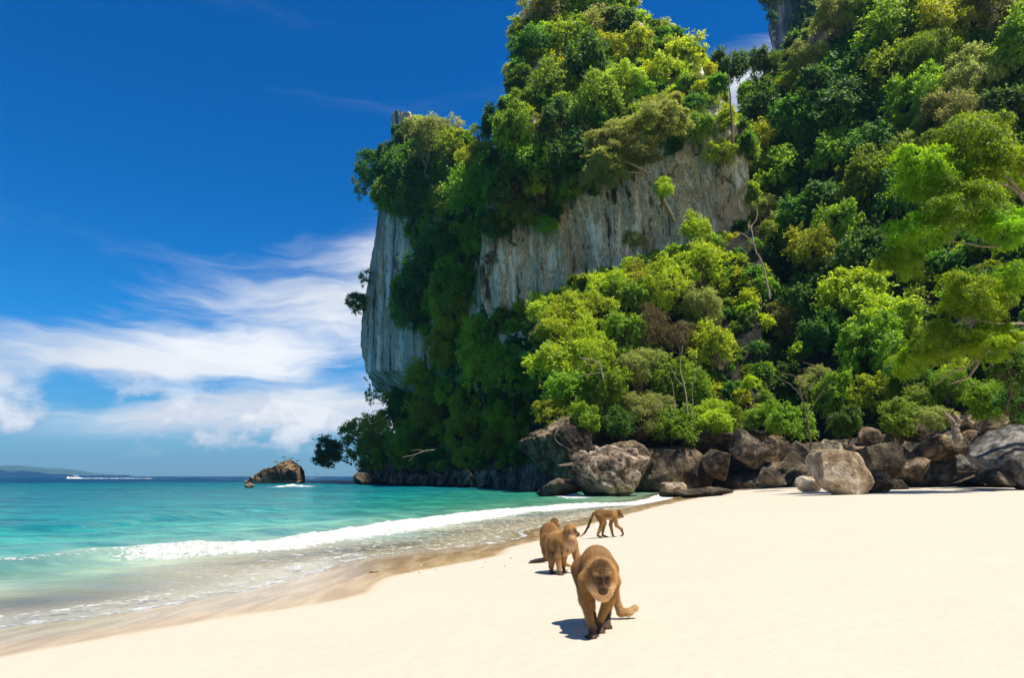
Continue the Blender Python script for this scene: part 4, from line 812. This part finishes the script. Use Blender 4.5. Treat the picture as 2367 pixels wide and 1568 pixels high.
# ------------------------------------------------------------------ monkeys: one blended surface each, with fur
GOLD, BACK, PALE, CAP, SKIN, HAND, DARKF = (.36, .20, .065), (.22, .115, .036), (.60, .41, .22), (.06, .028, .009), (.15, .078, .042), (.085, .052, .033), (.045, .022, .012)
def cap(a, ra, c, rb, col, k=.022, fur=1.): return ('c', np.array(a, float), ra, np.array(c, float), rb, col, k, fur)
def ell(c, r, col, k=.03, fur=1., rot=None): return ('e', np.array(c, float), np.array(r, float), rot, None, col, k, fur)
def chain(pts, rad, col, k=.022, fur=1.): return [cap(pts[i], rad[i], pts[i+1], rad[i+1], col[i] if isinstance(col[0], tuple) else col, k, fur) for i in range(len(pts)-1)]
def sdf(pr, p):
    if pr[0] == 'c':
        a, ra, c, rb = pr[1:5]; d = c-a; t = np.clip(((p-a)@d)/max(d@d, 1e-9), 0, 1)
        return np.linalg.norm(p-a-t[..., None]*d, axis=-1)-(ra+(rb-ra)*t)
    q = p-pr[1]
    if pr[3] is not None: q = q@np.array(Euler([math.radians(x) for x in pr[3]]).to_matrix())
    k0 = np.linalg.norm(q/pr[2], axis=-1); k1 = np.linalg.norm(q/pr[2]**2, axis=-1); return k0*(k0-1)/np.maximum(k1, 1e-6)
def fingers(w, d, s=1., spread=.011, L=.034, z=.010):
    """palm with four unequal bent fingers and a thumb, from wrist w pointing along d"""
    d = np.array(d, float); d /= np.linalg.norm(d); sd_ = np.array([-d[1], d[0], 0.]); w = np.array(w, float); o = []
    pc = w+d*.022*s; pc[2] = z+.004; o.append(cap(w, .016*s, pc, .015*s, HAND, .010, .25)); o.append(cap(pc-sd_*.010*s, .010*s, pc+sd_*.010*s, .010*s, HAND, .010, .1))
    for i, l in zip((-1.5, -.5, .5, 1.5), (.80, 1., .95, .72)):
        b_ = pc+sd_*i*spread*.9*s+d*.008*s; dd = d+sd_*i*.10; kn = b_+dd*L*.5*l*s; kn[2] = z+.007; tp = kn+dd*L*.55*l*s; tp[2] = z-.003
        o += [cap(b_, .0062*s, kn, .0058*s, HAND, .004, 0.), cap(kn, .0058*s, tp, .0048*s, HAND, .003, 0.)]
    t0 = pc-sd_*.013*s-d*.006*s; t1 = t0-sd_*.016*s+d*.010*s; t1[2] = z-.001; o.append(cap(t0, .006*s, t1, .0048*s, HAND, .004, 0.)); return o
def nets(S, org, h):
    nx, ny, nz = S.shape; ins = S < 0
    acc = np.zeros((nx-1, ny-1, nz-1, 3), np.float32); cnt = np.zeros((nx-1, ny-1, nz-1), np.float32)
    cor = [(i, j, k) for i in (0, 1) for j in (0, 1) for k in (0, 1)]
    sl_ = lambda c: S[c[0]:nx-1+c[0], c[1]:ny-1+c[1], c[2]:nz-1+c[2]]
    for a in cor:
        for ax in range(3):
            if a[ax] == 0:
                c = list(a); c[ax] = 1; A = sl_(a); B = sl_(c); m = (A < 0) != (B < 0); t = np.where(m, A/np.where(m, A-B, 1), 0)
                for q in range(3): acc[..., q] += np.where(m, a[q]+(t if q == ax else 0), 0)
                cnt += m
    act = cnt > 0; ids = np.full(act.shape, -1, np.int64); n = act.sum(); ids[act] = np.arange(n)
    v = np.argwhere(act)+acc[act]/cnt[act][:, None]; v = org+v*h; Fq = []
    for ax in range(3):
        o1, o2 = [(1, 2), (2, 0), (0, 1)][ax]; lo = [slice(1, -1)]*3; lo[ax] = slice(0, -1); hi = [slice(1, -1)]*3; hi[ax] = slice(1, None)
        A = ins[tuple(lo)]; B = ins[tuple(hi)]; e = np.argwhere(A != B); off = np.array([1, 1, 1]); off[ax] = 0; e = e+off
        fl = ins[e[:, 0], e[:, 1], e[:, 2]]; g = lambda d1, d2: ids[tuple((e-np.eye(3, dtype=int)[o1]*d1-np.eye(3, dtype=int)[o2]*d2).T)]
        q = np.stack([g(0, 0), g(1, 0), g(1, 1), g(0, 1)], 1); q[~fl] = q[~fl][:, ::-1]; Fq.append(q[(q >= 0).all(1)])
    return v, np.vstack(Fq)
m, b = newmat('monkey_coat'); cc = attr(b, 'coat', 'Color'); pos = b.n('ShaderNodeTexCoord').outputs['Object']
out(b, b.n('ShaderNodeBsdfPrincipled', {'Base Color': b.mix(b.ss(b.noise(pos, 60, 4), .3, .7), b.mix(1., cc, (.72, .70, .66), 'MULTIPLY'), cc), 'Roughness': .8, 'Specular IOR Level': .2, 'Normal': bump(b, b.noise(pos, 220, 3), .004)}).outputs[0]); M['coat'] = m
m, b = newmat('monkey_fur'); cc = attr(b, 'coat', 'Color')
out(b, b.n('ShaderNodeMixShader', {0: .3, 1: b.n('ShaderNodeBsdfPrincipled', {'Base Color': cc, 'Roughness': .45, 'Specular IOR Level': .4}).outputs[0], 2: b.n('ShaderNodeBsdfTranslucent', {'Color': cc}).outputs[0]}).outputs[0]); M['fur'] = m
M['eye'] = plain('dark_eye', (.012, .008, .006), .08)
def monkey(px, py, label, prims, eyes, h=.0055, nf=30000, flen=.016, fw=.0011, yaw=0., seed=0, furdir=(0, .5, -1)):
    lo = np.min([np.minimum(p[1]-(p[2] if p[0] == 'c' else p[2].max()), (p[3]-p[4]) if p[0] == 'c' else p[1]-p[2].max()) for p in prims], 0)-.03
    hi = np.max([np.maximum(p[1]+(p[2] if p[0] == 'c' else p[2].max()), (p[3]+p[4]) if p[0] == 'c' else p[1]+p[2].max()) for p in prims], 0)+.03
    n = np.ceil((hi-lo)/h).astype(int)+1; S = np.full(n, .2, np.float32); ax = [lo[i]+h*np.arange(n[i]) for i in range(3)]
    for pr in prims:
        mr = (pr[2] if pr[0] == 'c' else pr[2].max()); mn = pr[1]-mr; mx = pr[1]+mr
        if pr[0] == 'c': mn = np.minimum(mn, pr[3]-pr[4]); mx = np.maximum(mx, pr[3]+pr[4])
        k = pr[6]; i0 = np.maximum(0, ((mn-lo-k-.02)/h).astype(int)); i1 = np.minimum(n, ((mx-lo+k+.02)/h).astype(int)+2); sl3 = tuple(slice(a, c) for a, c in zip(i0, i1))
        g = np.stack(np.meshgrid(*[ax[i][i0[i]:i1[i]] for i in range(3)], indexing='ij'), -1); d = sdf(pr, g); s = S[sl3]
        hh = np.clip(.5+.5*(s-d)/k, 0, 1); S[sl3] = s*(1-hh)+d*hh-k*hh*(1-hh)
    v, f = nets(S, lo, h)
    Wt = np.zeros(len(v)); C = np.zeros((len(v), 3)); Fu = np.zeros(len(v))
    for pr in prims: w = np.exp(-np.maximum(sdf(pr, v)+.012, 0)/.006)+1e-9; Wt += w; C += w[:, None]*np.array(pr[5]); Fu += w*pr[7]
    C /= Wt[:, None]; Fu /= Wt; C *= (1+.22*fbm(v*22+seed, 3))[:, None]
    g = ground_at(px, py); z0 = v[:, 2].min()
    o = mesh('macaque', v, f, M['coat'], smooth=True, attrs={'coat': ('POINT', 'FLOAT_COLOR', np.concatenate([C, np.ones((len(C), 1))], 1))}); o.location = Vector(g)-Vector((0, 0, z0+.002)); o.rotation_euler = (0, 0, yaw); tag(o, label, 'monkey', 'macaques walking on the sand')
    for e in eyes: q = mesh('eye', SV5*e[3]+np.array(e[:3]), SF5, M['eye'], o, True)
    r = np.random.RandomState(seed+3); tri = np.vstack([f[:, :3], f[:, [0, 2, 3]]]); A, B, Cc = v[tri[:, 0]], v[tri[:, 1]], v[tri[:, 2]]; N_ = np.cross(B-A, Cc-A); ar = np.linalg.norm(N_, axis=1); N_ = nrm(N_)
    fu = Fu[tri].mean(1); pi = r.choice(len(tri), nf, p=ar*fu/(ar*fu).sum()); u, w = r.rand(2, nf); sw = u+w > 1; u[sw] = 1-u[sw]; w[sw] = 1-w[sw]
    P = A[pi]+u[:, None]*(B-A)[pi]+w[:, None]*(Cc-A)[pi]; nn = N_[pi]; fd = np.array(furdir, float)+.35*r.normal(size=(nf, 3)); fd = fd-(fd*nn).sum(1)[:, None]*nn
    dr = nrm(nrm(fd)*.85+nn*.42); L = flen*(.6+.7*r.rand(nf))*(.35+.65*np.clip(fu[pi], 0, 1)); sd_ = nrm(np.cross(dr, nn))*fw
    V = np.stack([P-sd_-nn*.002, P+sd_-nn*.002, P+dr*L[:, None]+nn*.001], 1).reshape(-1, 3); cl = C[tri[pi, 0]]*(.75+.75*r.rand(nf, 1)); cl = np.repeat(np.concatenate([cl, np.ones((nf, 1))], 1), 3, 0); cl[2::3, :3] *= 1.6
    fo = mesh('fur', V, np.arange(3*nf).reshape(nf, 3), M['fur'], o, attrs={'coat': ('POINT', 'FLOAT_COLOR', cl)}); fo['kind'] = 'stuff'; return o
# 1: nearest, head on
P1 = [ell((0, -.03, .325), (.098, .12, .108), GOLD, .04), ell((.012, .12, .36), (.106, .17, .110), BACK, .05), ell((.02, .27, .37), (.104, .13, .115), BACK, .05), ell((.0, -.11, .26), (.06, .05, .06), PALE, .03), ell((.0, .1, .285), (.08, .15, .06), PALE, .04),
    ell((-.012, -.165, .405), (.078, .085, .075), BACK, .03), ell((-.012, -.175, .440), (.052, .062, .045), CAP, .02), ell((-.012, -.165, .345), (.104, .06, .078), GOLD, .03), ell((-.012, -.20, .315), (.085, .045, .05), PALE, .02),
    ell((-.012, -.228, .372), (.056, .034, .05), SKIN, .015, .25), cap((-.050, -.250, .405), .012, (.026, -.250, .405), .012, DARKF, .010, .3), ell((-.055, -.235, .418), (.016, .016, .009), GOLD, .01), ell((.031, -.235, .418), (.016, .016, .009), GOLD, .01),
    cap((-.012, -.262, .398), .010, (-.012, -.292, .345), .013, DARKF, .010, .0), ell((-.012, -.272, .330), (.034, .036, .030), SKIN, .015, .1), ell((-.012, -.302, .342), (.015, .010, .010), DARKF, .006, 0.), cap((-.034, -.288, .313), .006, (.010, -.288, .313), .006, DARKF, .004, 0.), ell((-.012, -.262, .300), (.026, .026, .014), SKIN, .012, .4),
    ell((-.092, -.135, .40), (.014, .014, .024), SKIN, .01, .2), ell((.068, -.135, .40), (.014, .014, .024), SKIN, .01, .2)]
P1 += chain([(-.088, -.02, .31), (-.098, -.03, .20), (-.068, -.11, .06)], [.046, .030, .020], (GOLD, GOLD), .03)+fingers((-.066, -.115, .045), (-.15, -1, 0), 1.35)
P1 += chain([(.085, .0, .30), (.052, .01, .19), (.002, .02, .075)], [.045, .030, .020], (GOLD, GOLD), .03)+fingers((.0, .018, .05), (-.1, -1, 0), 1.25)
P1 += chain([(.085, .28, .33), (.088, .15, .22), (.068, .20, .09)], [.075, .044, .023], (BACK, GOLD), .03)+[cap((.068, .20, .08), .024, (.06, .15, .025), .020, HAND, .015, .4)]+fingers((.06, .15, .028), (-.1, -1, 0), 1.3)
P1 += chain([(-.07, .28, .33), (-.06, .20, .2), (-.02, .32, .08)], [.08, .05, .026], (BACK, GOLD), .03)+fingers((-.01, .30, .05), (0, -1, 0), 1.3)
P1 += chain([(.07, .36, .40), (.115, .40, .30), (.145, .40, .15), (.185, .40, .045), (.235, .40, .045), (.285, .40, .075)], [.035, .034, .028, .022, .020, .021], (BACK, BACK, GOLD, GOLD, PALE), .02)
P1 = [tuple(list(p)) for p in P1]
for i in range(5, 20):    # the lowered head: a little smaller, tipped forward
    p = list(P1[i]); hc = np.array([-.012, -.17, .37]); R_ = np.array(Euler((math.radians(14), 0, 0)).to_matrix())
    mv = lambda q: (R_@(np.asarray(q)-hc))*.88+hc+np.array([0, -.005, -.022])
    p[1] = mv(p[1])
    if p[0] == 'c': p[3] = mv(p[3]); p[2] *= .88; p[4] *= .88
    else: p[2] = p[2]*.88
    P1[i] = tuple(p)
monkey(1389, 1466, 'largest macaque, nearest, walking straight at the viewer with lowered head', P1, [tuple(mv(e[:3]))+(.0085,) for e in ((-.036, -.257, .390), (.012, -.257, .390))], h=.0045, nf=60000, flen=.014, fw=.0011, seed=1)
# 2: standing three quarter, looking right
P2 = [ell((.02, -.06, .335), (.095, .11, .115), GOLD, .04), ell((-.055, .05, .32), (.10, .14, .115), GOLD, .05), ell((-.09, .15, .29), (.09, .11, .11), BACK, .05), ell((.045, -.115, .30), (.062, .06, .085), PALE, .03), ell((.0, .02, .235), (.085, .12, .05), PALE, .03),
    ell((.065, -.13, .455), (.060, .066, .060), GOLD, .025), ell((.055, -.12, .475), (.045, .05, .042), BACK, .02), ell((.045, -.12, .395), (.06, .06, .055), GOLD, .03), ell((.10, -.155, .44), (.034, .040, .046), SKIN, .014, .3), cap((.105, -.185, .466), .009, (.125, -.135, .466), .009, DARKF, .01, .3),
    ell((.133, -.165, .418), (.034, .028, .026), SKIN, .014, .1), cap((.118, -.165, .455), .009, (.152, -.168, .43), .009, DARKF, .008, 0.), ell((.05, -.185, .45), (.012, .012, .018), DARKF, .008, .2), cap((.148, -.185, .405), .004, (.155, -.155, .405), .004, DARKF, .003, 0.), ell((.085, -.17, .40), (.04, .03, .03), PALE, .02),
    ell((.035, -.165, .255), (.008, .012, .016), SKIN, .008, 0.), ell((.075, -.14, .25), (.008, .012, .016), SKIN, .008, 0.)]
P2 += chain([(.10, -.06, .33), (.135, -.05, .19), (.140, -.06, .06)], [.048, .034, .022], (GOLD, GOLD), .025)+fingers((.140, -.06, .04), (.1, -1, 0), 1.15)
P2 += chain([(-.045, -.10, .33), (-.065, -.12, .19), (-.055, -.14, .06)], [.052, .036, .022], (BACK, GOLD), .025)+fingers((-.055, -.145, .04), (.4, -1, 0), 1.15)
P2 += chain([(-.12, .10, .28), (-.125, .0, .17), (-.13, .03, .06)], [.07, .042, .024], (GOLD, GOLD), .03)+fingers((-.13, .02, .03), (.3, -1, 0), 1.2)
P2 += chain([(.0, .16, .27), (.0, .08, .17), (.01, .14, .06)], [.06, .04, .022], (PALE, GOLD), .03)+fingers((.01, .12, .03), (.3, -1, 0), 1.1)
P2 += chain([(-.10, .22, .30), (-.02, .32, .14), (.05, .32, .06), (.13, .30, .03)], [.024, .018, .014, .010], (BACK, GOLD, GOLD), .015)
monkey(1303, 1328, 'macaque standing with head turned right, pale chest toward the viewer', P2, [(.118, -.188, .452, .007), (.131, -.143, .452, .007)], h=.0055, nf=30000, flen=.016, fw=.0015, seed=2)
# 3: behind, seen from the back, tail on the sand
P3_ = [ell((-.01, .0, .36), (.10, .12, .115), BACK, .05), ell((-.03, -.06, .26), (.085, .10, .12), GOLD, .05), ell((.03, .12, .36), (.085, .11, .10), GOLD, .04), ell((.075, .17, .46), (.055, .062, .055), GOLD, .02), ell((.08, .165, .48), (.045, .05, .04), CAP, .02), ell((.12, .21, .43), (.03, .03, .028), SKIN, .012, .2), ell((.085, .115, .455), (.012, .01, .018), DARKF, .008, .2), ell((-.03, -.135, .30), (.045, .02, .028), DARKF, .02, .2)]
P3_ += chain([(-.05, -.06, .22), (-.055, -.10, .14), (-.05, -.04, .05)], [.06, .038, .022], (GOLD, GOLD), .03)+fingers((-.05, -.06, .03), (.2, 1, 0), 1.1)+chain([(.03, -.05, .22), (.035, -.08, .14), (.03, -.02, .05)], [.055, .036, .022], (GOLD, GOLD), .03)+fingers((.03, -.04, .03), (.2, 1, 0), 1.1)
P3_ += chain([(.07, .15, .32), (.085, .16, .18), (.08, .18, .05)], [.04, .03, .02], (GOLD, GOLD), .02)+fingers((.08, .18, .03), (.2, 1, 0), 1.)+chain([(-.03, .15, .32), (-.03, .16, .18), (-.03, .18, .05)], [.04, .03, .02], (GOLD, GOLD), .02)+fingers((-.03, .18, .03), (.2, 1, 0), 1.)
P3_ += chain([(-.03, -.13, .33), (-.035, -.19, .2), (-.05, -.2, .07), (-.13, -.2, .03), (-.26, -.2, .014)], [.024, .022, .020, .018, .008], (BACK, BACK, DARKF, DARKF), .015)
monkey(1270, 1300, 'macaque seen from behind with its dark tail laid on the sand to the left', P3_, [], h=.006, nf=16000, flen=.016, fw=.0017, seed=3)
# 4: farthest, in profile, walking right
P4 = [ell((-.13, .0, .425), (.095, .070, .080), BACK, .04), ell((.01, .0, .415), (.14, .070, .078), BACK, .05), ell((.13, .0, .405), (.085, .070, .090), GOLD, .04), ell((.02, .0, .355), (.14, .055, .035), PALE, .03), ell((.215, .0, .435), (.058, .056, .056), BACK, .03), ell((.21, .0, .455), (.045, .045, .040), CAP, .02), ell((.245, .0, .405), (.035, .040, .045), SKIN, .015, .3), ell((.278, .0, .375), (.028, .026, .024), SKIN, .012, .1), cap((.268, -.018, .432), .008, (.268, .018, .432), .008, DARKF, .008, .2), ell((.21, -.056, .44), (.014, .008, .018), DARKF, .006, .1), ell((.225, .0, .365), (.03, .04, .03), PALE, .02)]
P4 += chain([(.13, -.05, .37), (.16, -.055, .22), (.245, -.055, .155), (.275, -.055, .07)], [.045, .030, .022, .016], (GOLD, GOLD, BACK), .02)+fingers((.27, -.055, .06), (-.4, .1, 0), .9, z=.035)
P4 += chain([(.11, .05, .37), (.065, .05, .23), (.095, .05, .06)], [.042, .030, .020], (GOLD, GOLD), .02)+fingers((.10, .05, .035), (1, 0, 0), 1.)
P4 += chain([(-.15, -.045, .39), (-.095, -.055, .26), (-.185, -.055, .07)], [.072, .044, .022], (BACK, GOLD), .03)+[cap((-.19, -.055, .04), .020, (-.15, -.055, .022), .016, HAND, .012, .3)]+fingers((-.15, -.055, .025), (1, 0, 0), 1.1)
P4 += chain([(-.12, .045, .38), (-.055, .05, .26), (-.085, .05, .08)], [.068, .042, .022], (GOLD, GOLD), .03)+[cap((-.09, .05, .04), .020, (-.05, .05, .022), .016, HAND, .012, .3)]+fingers((-.05, .05, .025), (1, 0, 0), 1.1)
P4 += chain([(-.19, .0, .47), (-.25, .0, .43), (-.30, .0, .33), (-.35, .0, .20), (-.42, .0, .085), (-.50, .0, .02)], [.026, .024, .022, .020, .016, .009], (BACK, BACK, CAP, CAP, GOLD), .015)
monkey(1405, 1244, 'farthest macaque walking right in profile with its long tail hanging', P4, [(.272, -.030, .418, .006)], h=.006, nf=16000, flen=.013, fw=.0017, seed=4, furdir=(-1, 0, -.4))

# ------------------------------------------------------------------ sea air
v, f = boxm(-3400, 3400, -60, 4900, -6, 135); hz_ = mesh('haze', v, f, None); m = bpy.data.materials.new('sea_air'); m.use_nodes = True; b = NB(m.node_tree)
vol = b.n('ShaderNodeVolumePrincipled', {'Color': (.18, .52, 1., 1), 'Density': 1.3e-4, 'Anisotropy': .2}); b.n('ShaderNodeOutputMaterial', {'Volume': vol.outputs[0]}); hz_.data.materials.append(m); tag(hz_, kind='stuff')
